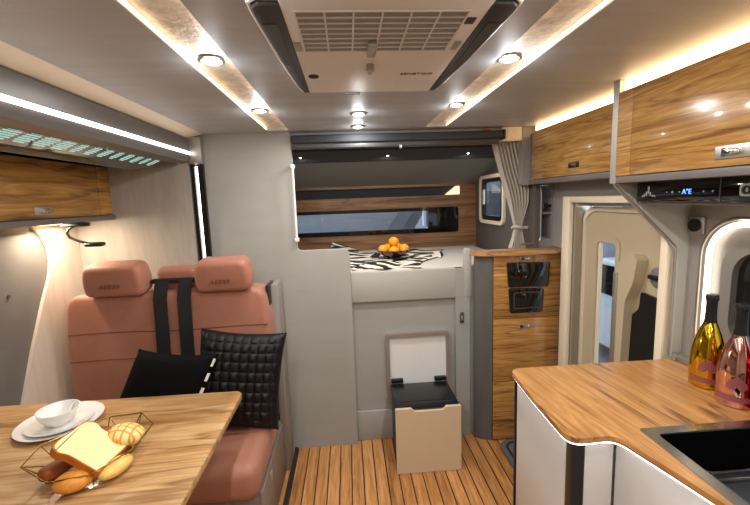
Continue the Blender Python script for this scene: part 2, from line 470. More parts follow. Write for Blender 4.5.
# bulkhead between living room and the bunk
s = S()
s.prism(fillet([(-.86, 0), (0, 0), (0, 1.262), (-.31, 1.262), (-.31, ZC), (-.86, ZC)], [0, 0, .05, .025, 0, 0]), 'y', YB, YB+.05)
s.box(.645, .735, YB+.008, YB+.05, 0, 1.113)
s.box(-.31, 1.06, YB+.02, YB+.05, 1.915, ZC); s.box(.735, 1.30, YB+.035, YB+.05, 0, 1.0); s.box(.735, 1.155, YB+.035, YB+.05, 1.0, 1.12)
wf = struct('wall_front', s, M['wall'], label='grey bulkhead wall stepping down to the bunk opening')
struct('trim_1', S().box(0, .70, YB+.014, YB+.05, .925, 1.113, .006).box(.70, .748, YB+.004, YB+.05, .925, 1.232, .012), M['ledge'], label='pale band along the bunk ledge')
s = S().box(0, .65, YB+.045, YB+.06, 0, .925)
s.box(0, .65, YB+.032, YB+.05, 0, .20, .004)
struct('wall_front_panel', s, M['wall'], label='recessed grey panel under the bunk ledge')
# right side of the bulkhead: hanging panel, niche column
s = S()
s.prism(fillet([(1.05, 1.605), (1.155, 1.605), (1.155, ZC), (1.05, ZC)], [.012, 0, 0, 0]), 'y', YB-.01, YB+.05)
struct('wall_front_upper', s, M['niche'], label='grey hanging panel beside the curtain')
s = S()
s.box(1.155, 1.30, YB, YB+.04, 1.60, ZC); s.box(1.155, 1.30, YB, YB+.04, 1.0, 1.272); s.box(1.155, 1.170, YB, YB+.20, 1.272, 1.60)
s.box(1.246, 1.30, YB, YB+.20, 1.272, 1.60); s.box(1.17, 1.246, YB+.16, YB+.2, 1.272, 1.60)
struct('wall_front_niche', s, M['niche'], label='grey column with an open niche above the tall cabinet')
tag(put('niche_shelf', S().box(1.170, 1.246, YB+.006, YB+.16, 1.425, 1.437), M['niche']), 'thin grey shelf across the niche beside the door', 'shelf')
struct('trim_2', S().tube([(1.158, YB-.008, 1.60), (1.168, YB-.008, 1.585), (1.172, YB-.008, 1.56), (1.172, YB-.008, 1.29), (1.165, YB-.008, 1.262), (1.14, YB-.008, 1.248), (1.05, YB-.008, 1.246)], .006, 8), M['alu'], label='pale edge trim round the bunk opening')

# bunk over the cab
s = S().box(-1.2, 1.2, YB+.06, 3.5, .85, 1.0)
struct('wall_bunk_base', s, M['cabside'], label='bunk platform')
s = S(); Yk = 3.40
s.box(-1.2, 1.15, Yk, Yk+.05, 1.0, 1.245); s.box(-1.2, 1.15, Yk, Yk+.05, 1.465, 1.567); s.box(-1.2, 1.15, Yk, Yk+.05, 1.645, 1.74)
s.box(.968, 1.15, Yk, Yk+.05, 1.245, 1.465); s.box(.985, 1.15, Yk, Yk+.05, 1.567, 1.645); s.box(-1.2, -.60, Yk, Yk+.05, 1.245, 1.465)
struct('wall_bunk_head', s, M['bedwood'], label='wood veneer wall at the far side of the bunk')
s = S().box(-1.2, 1.0, Yk+.045, Yk+.12, 1.55, 1.66)
struct('wall_bunk_recess', s, M['liningd'], label='dark back of the long recess above the bunk window')
o = put('recess_lamp', S().prism([(.985, 1.570), (.985, 1.643), (.955, 1.643), (.86, 1.570)], 'y', Yk+.004, Yk+.044), M['notch']); tag(o, 'small wedge shaped warm lamp at the end of the bunk recess', 'lamp')
# slope
def slope_z(y): return 1.905-.27*(y-2.52)
s = S(); s.prism([(2.36, 1.905), (2.52, 1.905), (3.46, slope_z(3.46)), (3.46, slope_z(3.46)+.03), (2.52, 1.94), (2.36, 1.94)], 'x', -1.2, 1.2)
struct('ceiling_slope', s, M['lining'], label='grey sloping ceiling over the bunk')
y0, y1 = 2.60, 2.80
s = S(); s.prism([(y0, slope_z(y0)), (y1, slope_z(y1)), (y1, slope_z(y1)-.014), (y0, slope_z(y0)-.014)], 'x', -1.2, 1.15)
struct('trim_3', s, M['liningd'], label='dark board across the sloping ceiling')
def spot_row():
    y = 2.69; z = slope_z(y)-.014
    for i, (x, w) in enumerate(((-.30, 'by the grab rail'), (.285, 'above the fruit bowl'), (.84, 'by the curtain'))):
        t = thing('bunk_spotlight', 'tiny spotlight in the dark sloping board, the one '+w, 'light', (x, y, z-.004), 'tiny bunk spotlights')
        put('bezel', S().cyl((x, y, z+.003), (x, y, z-.004), .011, 14), M['alu'], t)
        put('diffuser', S().cyl((x, y, z-.003), (x, y, z-.006), .007, 12), M['lamp'], t)
        area('bunk_glow', (x, y, z-.009), .02, 1.6, (1, .94, .88))
spot_row()
# bunk side walls, right one with its window
oy0, oy1, oz0, oz1 = 2.77, 3.235, 1.352, 1.688
out = rr(2.30, 3.5, .95, 2.0, .001, 8); inn = rr(oy0, oy1, oz0, oz1, .05, 8)
s = S(); s.ring(out, inn, 'x', 1.13, 1.16)
struct('wall_bunk_side', s, M['cabside'], label='dark padded side wall of the bunk')
struct('wall_bunk_end', S().box(-1.2, -1.15, 2.37, 3.5, .95, 2.0), M['cabside'], label='far end wall of the bunk')
w = sroot('window_2', 'small framed window in the bunk side wall', (1.13, 3.0, 1.33))
put('window_frame', S().ring(rr(2.745, 3.268, 1.328, 1.711, .06, 8), rr(oy0+.004, oy1-.004, oz0+.004, oz1-.004, .045, 8), 'x', 1.112, 1.135), M['cream'], w)
put('sash', S().ring(rr(oy0+.004, oy1-.004, oz0+.004, oz1-.004, .045, 8), rr(oy0+.045, oy1-.075, oz0+.04, oz1-.035, .02, 8), 'x', 1.12, 1.14), M['black'], w)
put('pane', S().prism(rr(oy0+.03, oy1-.03, oz0+.03, oz1-.03, .03, 8), 'x', 1.128, 1.132), M['glass'], w)
put('latch', S().box(1.108, 1.122, 3.14, 3.17, 1.48, 1.60, .004), M['white'], w)
w = sroot('window_1', 'long black framed window low over the bunk', (.2, Yk, 1.245))
put('window_frame', S().ring(rr(-.60, .968, 1.245, 1.465, .03, 8), rr(-.56, .70, 1.283, 1.437, .012, 8), 'y', Yk-.012, Yk+.04), M['gloss'], w)
put('pane', S().prism(rr(-.57, .71, 1.275, 1.445, .012, 8), 'y', Yk+.012, Yk+.018), M['glassd'], w)
struct('trim_4', S().box(.70, .975, Yk+.05, Yk+.07, 1.24, 1.47), M['black'], label='black infill')

# slide-out alcove
struct('wall_left', S().box(-1.56, -1.52, -.7, 2.34, 0, 1.82), M['outer'], label='grey outer wall of the dinette alcove')
struct('wall_slide_end', S().box(-1.53, -.872, 2.275, 2.32, 0, 1.80), M['slidewall'], label='beige end wall behind the bench')
struct('wall_slide_near', S().box(-1.56, -.87, -.74, -.70, 0, 1.945), M['slidewall'], label='near end wall of the alcove')
struct('wall_left_body', S().box(-.92, -.87, -1.8, -.74, 0, 1.945), M['rear'], label='body wall')
struct('ceiling_slide', S().box(-1.56, -.885, -.7, 2.32, 1.800, 1.84), M['beam'], label='low ceiling of the dinette alcove')
pts = [(1.968, 1.478), (2.02, 1.43), (2.05, 1.37), (2.055, 1.30), (2.03, 1.22), (1.968, 1.11), (1.866, .905), (1.755, .652), (1.64, .40), (1.50, .05), (2.274, .05), (2.274, 1.49), (1.955, 1.49)]
struct('trim_5', S().prism(pts, 'x', -1.519, -1.503), M['beige'], label='curved beige panel on the alcove wall beside the bench')
struct('trim_6', S().box(-1.519, -1.506, -.69, 1.95, 1.452, 1.49), M['mid'], label='grey rail under the alcove cabinet')
s = S()
for y, z in ((1.80, 1.18), (1.62, .80), (1.2, 1.2)): s.cyl((-1.521, y, z), (-1.5145, y, z), .0075, 10)
struct('trim_7', s, M['dark'], label='screw caps in the alcove wall')

# beam over the alcove opening
s = S(); s.prism([(-.785, ZC), (-.862, 1.921), (-.885, 1.921), (-.885, ZC)], 'y', -.74, 2.30)
struct('trim_8', s, M['cream'], label='cream cove along the beam')
s = S(); s.prism([(-.866, 1.922), (-.858, 1.915), (-.858, 1.815), (-.868, 1.793), (-.90, 1.783), (-.935, 1.783), (-.935, 1.80), (-.9, 1.84), (-.9, 1.922)], 'y', -.74, 2.292)
struct('trim_9', s, M['beam'], label='grey beam over the dinette alcove')
o = put('light_strip', S().box(-.858, -.852, -.7, 2.285, 1.830, 1.845), M['ledw']); tag(o, 'long cool white light strip set in the grey beam over the alcove', 'light strip')
s = S().box(-.868, -.795, 2.270, YB-.001, 1.780, 1.925, .004)
struct('trim_10', s, M['satin'], label='pinkish grey end cap of the beam')
s = S().box(-.862, -.845, 2.285, YB-.002, 0, 1.775); s.box(-.830, -.800, 2.295, YB-.002, 0, 1.775); s.box(-.845, -.830, 2.306, YB-.002, 0, 1.775)
struct('trim_11', s, M['black'], label='black vertical channel beside the bulkhead')
o = put('light_strip', S().box(-.843, -.832, 2.300, 2.306, .35, 1.77), M['ledw']); tag(o, 'upright light strip in the black channel behind the bench', 'light strip')
s = S()
for y, z, x in ((1.62, 1.783, -.922), (2.25, 1.783, -.915)): s.cyl((x, y, z+.004), (x, y, z-.005), .006, 10)
struct('trim_12', s, M['white'], label='white screw caps under the beam')

# alcove ceiling: dark glass with pale ribbed cells, their glow put in as emission
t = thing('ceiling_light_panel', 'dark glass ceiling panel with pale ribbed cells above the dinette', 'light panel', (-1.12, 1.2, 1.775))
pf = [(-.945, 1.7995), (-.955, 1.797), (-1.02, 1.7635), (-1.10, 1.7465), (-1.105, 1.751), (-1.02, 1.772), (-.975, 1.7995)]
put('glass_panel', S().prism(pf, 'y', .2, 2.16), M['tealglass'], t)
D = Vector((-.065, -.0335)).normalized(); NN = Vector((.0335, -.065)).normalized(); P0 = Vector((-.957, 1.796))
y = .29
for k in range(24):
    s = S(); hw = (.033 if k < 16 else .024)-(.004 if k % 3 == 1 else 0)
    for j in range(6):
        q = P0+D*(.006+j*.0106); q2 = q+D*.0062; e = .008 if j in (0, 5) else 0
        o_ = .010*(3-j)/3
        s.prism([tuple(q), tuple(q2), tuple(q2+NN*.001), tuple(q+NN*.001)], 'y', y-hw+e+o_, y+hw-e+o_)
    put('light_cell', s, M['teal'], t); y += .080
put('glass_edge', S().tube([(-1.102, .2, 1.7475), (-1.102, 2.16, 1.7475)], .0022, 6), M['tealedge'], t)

# right wall, partition and entry door
ko = rr(-1.8, 1.425, 0, 1.945, .001, 8); ki = rr(.25, 1.235, .99, 1.365, .10, 8)
struct('wall_right', S().ring(ko, ki, 'x', 1.30, 1.335), M['kwall'], label='brushed silver wall behind the worktop')
s = S().box(1.25, 1.34, 1.43, 2.185, 1.53, ZC).box(1.25, 1.40, 2.185, 2.318, 1.226, ZC).box(1.29, 1.40, 2.198, 2.36, 0, 1.226).box(1.30, 1.40, 1.40, 2.2, 0, .02)
struct('wall_right_door', s, M['niche'], label='grey wall round the entry door')
s = S(); s.prism(fillet([(1.000, 1.578), (1.262, 1.325), (1.262, .881), (1.30, .881), (1.30, ZC), (1.000, ZC)], [.015, .02, 0, 0, 0, 0]), 'y', 1.402, 1.428)
struct('wall_partition', s, M['ledge'], label='pale partition with a slanting edge between worktop and door')
s = S().box(.992, 1.000, 1.398, 1.432, 1.578, ZC)
s.tube([(.996, 1.415, 1.58), (1.002, 1.415, 1.568), (1.250, 1.415, 1.330), (1.259, 1.415, 1.312), (1.259, 1.415, .885)], .0045, 8)
struct('trim_13', s, M['satin'], label='silver edge of the partition')
d = sroot('door_1', 'cream entry door leaf in its frame', (1.33, 1.8, 0))
s = S().box(1.235, 1.262, 2.113, 2.186, .02, 1.53, .005).box(1.235, 1.262, 1.432, 2.12, 1.495, 1.53, .005).box(1.24, 1.262, 1.432, 1.468, .02, 1.50, .004)
put('door_frame', s, M['cream'], d)
put('door_seal', S().box(1.242, 1.26, 2.186, 2.196, .02, 1.525), M['black'], d)
s = S().box(1.262, 1.35, 2.110, 2.155, .02, 1.53).box(1.262, 1.35, 1.44, 2.13, 1.478, 1.53).box(1.262, 1.30, 2.095, 2.112, .02, 1.48)
put('jamb', s, M['alu'], d)
lo = rr(1.445, 2.105, .02, 1.465, (.02, .02, .10, .02), 8); li = rr(1.815, 2.005, .55, 1.312, .035, 8)
leaf = put('leaf', S().ring(lo, li, 'x', 1.325, 1.362), M['doorcream'], d)
put('leaf_rim', S().ring(rr(1.44, 2.11, .015, 1.472, (.02, .02, .105, .02), 8), rr(1.462, 2.088, .05, 1.447, (.02, .02, .085, .02), 8), 'x', 1.312, 1.327), M['cream'], d)
put('window_gasket', S().ring(rr(1.808, 2.012, .54, 1.32, .04, 8), rr(1.835, 1.985, .575, 1.29, .025, 8), 'x', 1.318, 1.33), M['doorcream'], d)
put('pane', S().prism(rr(1.812, 2.008, .555, 1.31, .03, 8), 'x', 1.345, 1.349), M['glass'], d)
put('pane_rail', S().box(1.328, 1.342, 1.965, 1.982, .55, 1.31), M['cream'], d)
grip = S().prism(fillet([(1.760, .60), (1.760, 1.17), (1.735, 1.232), (1.655, 1.268), (1.625, 1.245), (1.645, 1.13), (1.69, 1.04), (1.705, .60)], [0, .02, .02, .012, .012, .03, .02, 0], 3), 'x', 1.27, 1.33)
g = put('grab_handle', grip, M['doorcream'], d)
put('grip_bar', S().box(1.262, 1.275, 1.742, 1.768, .60, 1.165, .004), M['satin'], d)
put('pocket', S().prism(fillet([(1.555, .60), (1.555, 1.082), (1.645, 1.092), (1.652, 1.01), (1.735, .93), (1.75, .60)], [0, .02, .01, .02, .02, 0]), 'x', 1.312, 1.33), M['black'], d)
l = put('latch_cup', S().ball((1.326, 1.575, 1.17), .05, (.22, .8, .9)), M['mid'], d)
put('lever', S().box(1.300, 1.315, 1.545, 1.60, 1.163, 1.182, .004), M['black'], d)
# rear and body closure behind the viewer
struct('wall_rear', S().box(-.92, 1.36, -1.84, -1.8, 0, 1.98), M['rear'], label='rear wall')
# entry step mat
s = S(); s.prism(rr(.875, 1.24, 1.46, 2.235, (.03, .01, .01, .08), 8), 'z', .001, .014, .004)
mt = put('step_mat', s, M['matgrey']); tag(mt, 'dark grey moulded mat on the floor before the entry door', 'mat')
put('groove', S().ring(rr(.905, 1.22, 1.50, 2.205, .06, 8), rr(.918, 1.207, 1.513, 2.192, .05, 8), 'z', .012, .017), M['rubber'], mt)
s = S(); s.prism([(-.416, -1.2), (-.386, -1.2), (-.378, 2.318), (-.398, 2.318)], 'z', 0, .012)
struct('trim_14', s, M['rubber'], label='black rubber strip along the floor by the bench')

# ceiling strips with warm edges
struct('trim_15', S().box(-.43, -.302, -1.8, 2.26, 1.963, 1.98), M['strip'], label='textured ceiling strip over the dinette side')
struct('trim_16', S().box(.452, .58, -1.8, 2.26, 1.963, 1.98), M['strip'], label='textured ceiling strip over the kitchen side')
for x0, x1, lab in ((-.4245, -.422, 'thin warm glow line along the outer edge of the dinette side ceiling strip'), (-.309, -.3065, 'thin warm glow line along the inner edge of the dinette side ceiling strip'), (.4565, .459, 'thin warm glow line along the inner edge of the kitchen side ceiling strip'), (.572, .5745, 'thin warm glow line along the outer edge of the kitchen side ceiling strip')):
    o = put('light_strip', S().box(x0, x1, -1.7, 2.235, 1.949, 1.958), M['lededge']); tag(o, lab, 'light strip')

# ceiling spotlights
def downlight(x, y, z, label):
    t = thing('ceiling_spotlight', label, 'light', (x, y, z), 'round ceiling spotlights')
    put('bezel', S().lathe([(.026, -.001), (.028, -.008), (.037, -.006), (.041, .001), (.026, .001)], (x, y, z), 28), M['alu'], t)
    put('diffuser', S().cyl((x, y, z+.001), (x, y, z-.0045), .0265, 24), M['lamp'], t)
    return t
PW = 3.0
first = downlight(-.36, 1.176, 1.953, 'round ceiling spotlight beside the climate unit, in the dinette side strip')
lamps = [(-.363, 1.795, 1.953, 'round ceiling spotlight at the bulkhead end of the dinette side strip'),
         (.495, 1.188, 1.953, 'round ceiling spotlight beside the climate unit, in the kitchen side strip'),
         (.495, 1.755, 1.953, 'round ceiling spotlight at the bulkhead end of the kitchen side strip'),
         (.068, 1.855, 1.944, 'round ceiling spotlight just behind the climate unit'),
         (.074, 2.171, 1.944, 'round ceiling spotlight between the climate unit and the roller blind')]
for x, y, z, lb in lamps: dup(first, (x, y, z), lb)
for x in (-.36, .51):
    for y in (.55, -.1, -.75): dup(first, (x, y, 1.953), 'round ceiling spotlight in the strips behind the viewer')
for x, y, z, *_ in [(-.36, 1.176, 1.953)]+lamps+[(x, y, 1.953) for x in (-.36, .51) for y in (.55, -.1, -.75)]:
    area('spot_glow', (x, y, z-.010), .05, PW if y > .9 else PW*1.5, (1, .975, .94))
    light_at('spot_halo', 'POINT', (x, y, 1.918), 0.55 if y > .9 else 1.0, (.97, .98, 1), .025)

# ================================================================== CLIMATE UNIT
t = thing('climate_unit', 'beige ceiling air conditioner with a louvred grille and dark side vents', 'air conditioner', (.09, .9, 1.86))
put('body', S().box(-.104, .276, .70, 1.285, 1.885, 1.944, .008).prism([(-.150, .705), (.322, .705), (.329, .74), (.299, 1.28), (-.127, 1.28), (-.157, .74)], 'z', 1.908, 1.944, .004), M['acbody'], t)
for nm, a, c in (('a', -1, 0), ('b', 1, 0)):
    xi = -.102 if a < 0 else .274; k = a
    pl = [(xi, .728), (xi+k*.038, .728), (xi+k*.051, .742), (xi+k*.052, .765), (xi+k*.043, 1.0), (xi+k*.028, 1.22), (xi+k*.018, 1.280), (xi, 1.283)]
    s = S(); s.prism(pl, 'z', 1.886, 1.944, .004)
    v = put('side_vent', s, M['acdark'], t)
    pm = [(xi+k*.016, .80), (xi+k*.044, .80), (xi+k*.034, 1.02), (xi+k*.016, 1.03)]
    put('perforation', S().prism(pm, 'z', 1.8845, 1.887), M['acmesh'], v)
    put('vent_rim', S().tube([(xi, .721, 1.895), (xi+k*.040, .721, 1.895), (xi+k*.055, .739, 1.897), (xi+k*.056, .767, 1.897), (xi+k*.047, 1.0, 1.897), (xi+k*.032, 1.22, 1.897), (xi+k*.021, 1.286, 1.895)], .0045, 8), M['acbody'], t)
g = put('grille_back', S().box(-.079, .236, .742, .932, 1.8835, 1.8855), M['acback'], t)
s = S()
for i in range(9): yy = .744+i*.0234; s.box(-.082, .239, yy-.0022, yy+.0022, 1.8815, 1.885)
for i in range(7): xx = -.0795+i*.0527; s.box(xx-.0018, xx+.0018, .742, .935, 1.881, 1.885)
put('grille', s, M['acbody'], t)
put('latch', S().box(.058, .078, .875, .945, 1.872, 1.886, .003), M['satin'], t)
put('knob', S().cyl((.072, 1.03, 1.886), (.072, 1.03, 1.870), .010, 14).box(.067, .078, 1.035, 1.075, 1.874, 1.886, .003), M['satin'], t)
put('sensor', S().prism([(-.076+.014*math.cos(a*PI/8), 1.115+.017*math.sin(a*PI/8)) for a in range(16)], 'z', 1.8835, 1.886), M['liningd'], t)
put('switch', S().box(.242, .260, .775, .80, 1.8825, 1.886, .001), M['dark'], t)
for x in (-.092, .256): put('clip', S().box(x-.007, x+.007, .885, .93, 1.882, 1.886, .001), M['satin'], t)
put('rear_catch', S().box(.01, .055, 1.268, 1.287, 1.879, 1.887, .002), M['chrome'], t)
text('wordmark', 'SENETOO', .020, M['ink'], t, (.202, 1.105, 1.8845), (PI, 0, 0), .0004)

# ================================================================== OVERHEAD CABINETS, KITCHEN SIDE
def plate(name, parent, x, y, z, w=.10, h=.032, side=-1):
    p = put(name, S().box(x-.004 if side < 0 else x, x if side < 0 else x+.004, y-w/2, y+w/2, z-h/2, z+h/2, .0015), M['satin'], parent)
    xa, xb = (x-.012, x-.003) if side < 0 else (x+.003, x+.012)
    put('push_button', S().box(xa, xb, y-w*.18, y+w*.24, z-h*.24, z+h*.24, .002), M['chrome'], p)
    put('slot', S().box(x-.006 if side < 0 else x+.003, x-.003 if side < 0 else x+.006, y+w*.22, y+w*.32, z-h*.3, z+h*.3), M['black'], p)
    return p
t = thing('overhead_cabinet', 'glossy wood overhead cabinet above the cooker panel with a silver push latch', 'cabinet', (1.15, .6, 1.585))
put('body', S().box(1.004, 1.298, -.6, 1.396, 1.602, 1.895), M['lip'], t)
put('filler_panel', S().box(.988, 1.006, 1.324, 1.397, 1.604, 1.898), M['cabwood'], t)
dr = put('door', S().box(.986, 1.004, .40, 1.321, 1.604, 1.898, .002), M['cabwood'], t)
plate('handle', dr, .986, .945, 1.640, .110, .034)
dr2 = put('door', S().box(.986, 1.004, -.6, .397, 1.604, 1.898, .002), M['cabwood'], t)
plate('handle', dr2, .986, -.05, 1.640, .115, .036)
put('bottom_lip', S().box(.992, 1.298, -.6, 1.398, 1.578, 1.603, .003), M['lip'], t)
o = put('light_strip', S().box(1.01, 1.03, -.6, 1.397, 1.900, 1.942), M['ledwarm']); tag(o, 'bright warm light strip on top of the cabinet over the cooker panel', 'light strip')
t = thing('overhead_cabinet', 'shorter glossy wood overhead cabinet above the entry door with a black latch', 'cabinet', (1.2, 1.85, 1.605))
put('body', S().box(1.104, 1.249, 1.432, 2.308, 1.632, 1.895).box(1.10, 1.106, 2.262, 2.308, 1.632, 1.90), M['lip'], t)
dr = put('door', S().box(1.086, 1.104, 1.434, 2.262, 1.634, 1.905, .002), M['cabwood'], t)
p = put('handle', S().box(1.082, 1.087, 1.79, 1.875, 1.668, 1.695, .0015), M['black'], dr)
put('push_button', S().box(1.076, 1.083, 1.805, 1.835, 1.674, 1.689, .001), M['chrome'], p)
put('bottom_lip', S().box(1.092, 1.249, 1.432, 2.308, 1.606, 1.633, .003), M['lip'], t)
o = put('light_strip', S().box(1.106, 1.12, 1.434, 2.262, 1.908, 1.942), M['ledwarm']); tag(o, 'warm light strip on top of the cabinet over the entry door', 'light strip')

# hood control panel
t = thing('control_panel', 'black glossy control panel with blue digits under the overhead cabinet', 'control panel', (1.18, .9, 1.505))
put('housing', S().box(1.072, 1.298, .25, 1.392, 1.507, 1.577, .003), M['gloss'], t)
put('under_tray', S().box(1.09, 1.297, .25, 1.39, 1.498, 1.508), M['mid'], t)
put('seam', S().box(1.0705, 1.074, 1.062, 1.066, 1.508, 1.576), M['dark'], t)
RX = (PI/2, 0, -PI/2)
text('digits', 'A\u00b0E', .022, M['blue'], t, (1.0715, 1.177, 1.540), RX, .0005)
for y in (1.255, 1.232, 1.205, 1.118, 1.088): put('icon', S().cyl((1.0725, y, 1.540), (1.0712, y, 1.540), .0026 if y != 1.232 else .004, 10), M['icon'], t)
s = S()
for k, (y, z, h) in enumerate(((1.362, 1.529, .006), (1.353, 1.531, .010), (1.344, 1.534, .014), (1.335, 1.541, .026), (1.326, 1.534, .012), (1.316, 1.530, .006), (1.307, 1.529, .005))): s.box(1.0712, 1.0725, y-.0028, y+.0034, z-.004, z-.004+h)
s.ball((1.0718, 1.334, 1.556), .004, (.2, 1, 1))
put('emblem', s, M['icon'], t)
lt = put('latch_plate', S().prism(rr(.83, 1.004, 1.524, 1.558, .008, 5), 'x', 1.067, 1.073), M['alu'], t)
put('latch_ring', S().ring([(0.984+.012*math.cos(a*PI/10), 1.541+.012*math.sin(a*PI/10)) for a in range(20)], [(0.984+.007*math.cos(a*PI/10), 1.541+.007*math.sin(a*PI/10)) for a in range(20)], 'x', 1.063, 1.068), M['black'], lt)
put('slot', S().box(1.0655, 1.068, .85, .962, 1.537, 1.545), M['black'], lt)

# ================================================================== KITCHEN WALL
w = sroot('window_3', 'dark rounded window in the silver wall behind the bottles', (1.3, .75, .99))
put('window_frame', S().ring(rr(.235, 1.25, .975, 1.38, .11, 8), rr(.275, 1.21, 1.015, 1.34, .085, 8), 'x', 1.285, 1.315), M['satin'], w)
put('sash', S().ring(rr(.255, 1.228, .997, 1.358, .095, 8), rr(.30, 1.135, 1.045, 1.31, .04, 8), 'x', 1.308, 1.325), M['gloss'], w)
put('mullion', S().box(1.302, 1.318, 1.10, 1.112, 1.02, 1.335), M['satin'], w)
put('pane', S().prism(rr(.27, 1.22, 1.005, 1.35, .09, 8), 'x', 1.326, 1.330), M['glassd'], w)
lp = rr(.16, 1.298, .90, 1.428, .12, 10)
o = put('light_strip', S().tube([(1.285, u, v) for u, v in lp], .0095, 10, closed=True), M['ledloop']); tag(o, 'glowing loop of light round the window behind the bottles', 'light strip')
lp2 = rr(.11, 1.345, .884, 1.444, .14, 10)
struct('trim_17', S().tube([(1.299, u, v) for u, v in lp2], .006, 8, closed=True), M['alu'], label='raised edge round the light loop')
k = thing('wall_socket', 'black round socket on a square silver plate on the kitchen wall', 'socket', (1.295, 1.365, 1.38))
put('plate', S().box(1.288, 1.299, 1.333, 1.398, 1.382, 1.446, .003), M['satin'], k)
put('socket_cap', S().cyl((1.289, 1.366, 1.414), (1.279, 1.366, 1.414), .024, 20), M['black'], k)
struct('trim_18', S().box(1.262, 1.2995, -.3, 1.399, .881, .905, .003).box(1.255, 1.30, 1.375, 1.400, .881, .90, .003), M['satin'], label='upstand along the worktop')

# ================================================================== COUNTER
front = [(.60, 1.404), (.583, 1.15), (.578, .985), (.592, .955), (.65, .948), (.705, .955), (.735, .92), (.775, .70), (.80, .45), (.815, -.3)]
cor = fillet([(1.3, 1.401), (.600, 1.404), (.585, 1.2), (.577, .950), (.712, .956), (.752, .80), (.775, .70), (.785, .60), (.79, .53), (.79, .36), (.80, -.3), (1.3, -.3)], [0, .045, 0, .05, .035, .02, .02, .02, 0, 0, 0, 0], 7)
sx0, sx1, sy0, sy1 = .800, 1.125, .20, .965
s = S()
up = [p for p in cor]
# slab around the sink cut-out: far part, front strip, wall strip, near part
far = fillet([(1.3, 1.401), (.600, 1.404), (.585, 1.2), (.577, .950), (.712, .956), (.7135, .950)], [0, .045, 0, .05, .03, 0], 7)
far = far[:-1]+[(.7295, sy1-.002)] if False else far
def counter_shape():
    b = bmesh.new()
    outer = cor; inner = rr(sx0, sx1, sy0, sy1, .012, 3)
    ov = [[b.verts.new((u, v, z)) for u, v in outer] for z in (.863, .88)]
    iv = [[b.verts.new((u, v, z)) for u, v in inner] for z in (.863, .88)]
    for z in (0, 1):
        eo = [b.edges.new((ov[z][i], ov[z][(i+1) % len(outer)])) for i in range(len(outer))]
        ei = [b.edges.new((iv[z][i], iv[z][(i+1) % len(inner)])) for i in range(len(inner))]
        bmesh.ops.triangle_fill(b, use_beauty=True, use_dissolve=False, edges=eo+ei)
    for A in (ov, iv):
        n = len(A[0])
        for i in range(n): b.faces.new((A[0][i], A[0][(i+1) % n], A[1][(i+1) % n], A[1][i]))
    q = S(); q.merge(b); return q
ct = put('worktop', counter_shape(), M['counterwood'], sharp=True); tag(ct, 'wood grain kitchen worktop with a stepped rounded corner', 'worktop')
# LED under the worktop edge
edge = []
core = cor[1:-2]
for i, p in enumerate(core):
    p = Vector(p); q = Vector(core[min(i+1, len(core)-1)])-Vector(core[max(i-1, 0)]); q.normalize()
    edge.append(p+Vector((-q.y, q.x))*.006)
o = put('light_strip', S().tube([(q.x, q.y, .8598) for q in edge[3:]], .0034, 8), M['ledc']); tag(o, 'white light strip under the front edge of the worktop', 'light strip')
# base cabinet
t = thing('base_cabinet', 'pale lacquered kitchen base cabinet with a black corner groove', 'cabinet', (.95, .8, 0))
put('body', S().box(.66, 1.295, 1.00, 1.385, .06, .856).box(.79, 1.295, -.3, 1.0, .06, .60).box(.70, 1.295, -.3, 1.38, 0, .06), M['lacq'], t)
s = S(); s.prism(fillet([(.620, 1.39), (.606, 1.015), (.66, 1.015), (.67, 1.39)], [.02, .004, 0, 0]), 'z', .05, .856, .002)
put('side_panel', s, M['lacq'], t)
put('edge_profile', S().box(.617, .64, 1.386, 1.395, .05, .856), M['black'], t)
s = S(); s.prism([(.606, 1.012), (.600, .985), (.600, .973), (.636, .973), (.642, 1.0), (.630, 1.0), (.626, 1.012)], 'z', .05, .856)
put('corner_groove', s, M['black'], t)
s = S(); s.prism([(.638, .973), (.722, .973), (.722, 1.0), (.638, 1.0)], 'z', .05, .856, .002)
put('end_panel', s, M['lacq'], t)
s = S(); s.prism([(.727, .971), (.745, .971), (.814, .60), (.814, .10), (.802, .10), (.798, .60)], 'z', .08, .856, .002)
dd = put('door', s, M['lacq'], t)
h = put('handle', S().box(.745, .79, .700, .765, .785, .825, .008, 3), M['chrome'], dd)
# sink
t = thing('sink', 'black kitchen sink with a steel rim let into the worktop', 'sink', (.96, .6, .70))
put('rim', S().ring(rr(.792, 1.135, .19, .972, .008, 3), rr(.822, 1.108, .22, .942, .014, 3), 'z', .8795, .8835), M['steel'], t)
s = S(); s.ring(rr(.8205, 1.11, .7885, .9435, .014, 3), rr(.8245, 1.106, .7925, .9395, .013, 3), 'z', .705, .881); s.prism(rr(.821, 1.109, .789, .943, .014, 3), 'z', .700, .706)
b = put('basin', s, M['sinkblack'], t)
put('drain', S().cyl((.965, .865, .706), (.965, .865, .709), .035, 20), M['steel'], b)
s = S(); s.prism(rr(.8215, 1.109, .2205, .788, .012, 3), 'z', .845, .856)
s.ring(rr(.8205, 1.1095, .2195, .7885, .014, 3), rr(.8235, 1.1065, .2225, .7855, .013, 3), 'z', .85, .881)
tr = put('drain_tray', s, M['tray'], t)
put('tray_edge', S().box(.824, 1.106, .781, .7925, .855, .868, .003), M['steel'], tr)
for x, y in ((.885, .715), (.965, .66), (1.04, .70)): put('drain_hole', S().cyl((x, y, .856), (x, y, .8575), .006, 10), M['black'], tr)

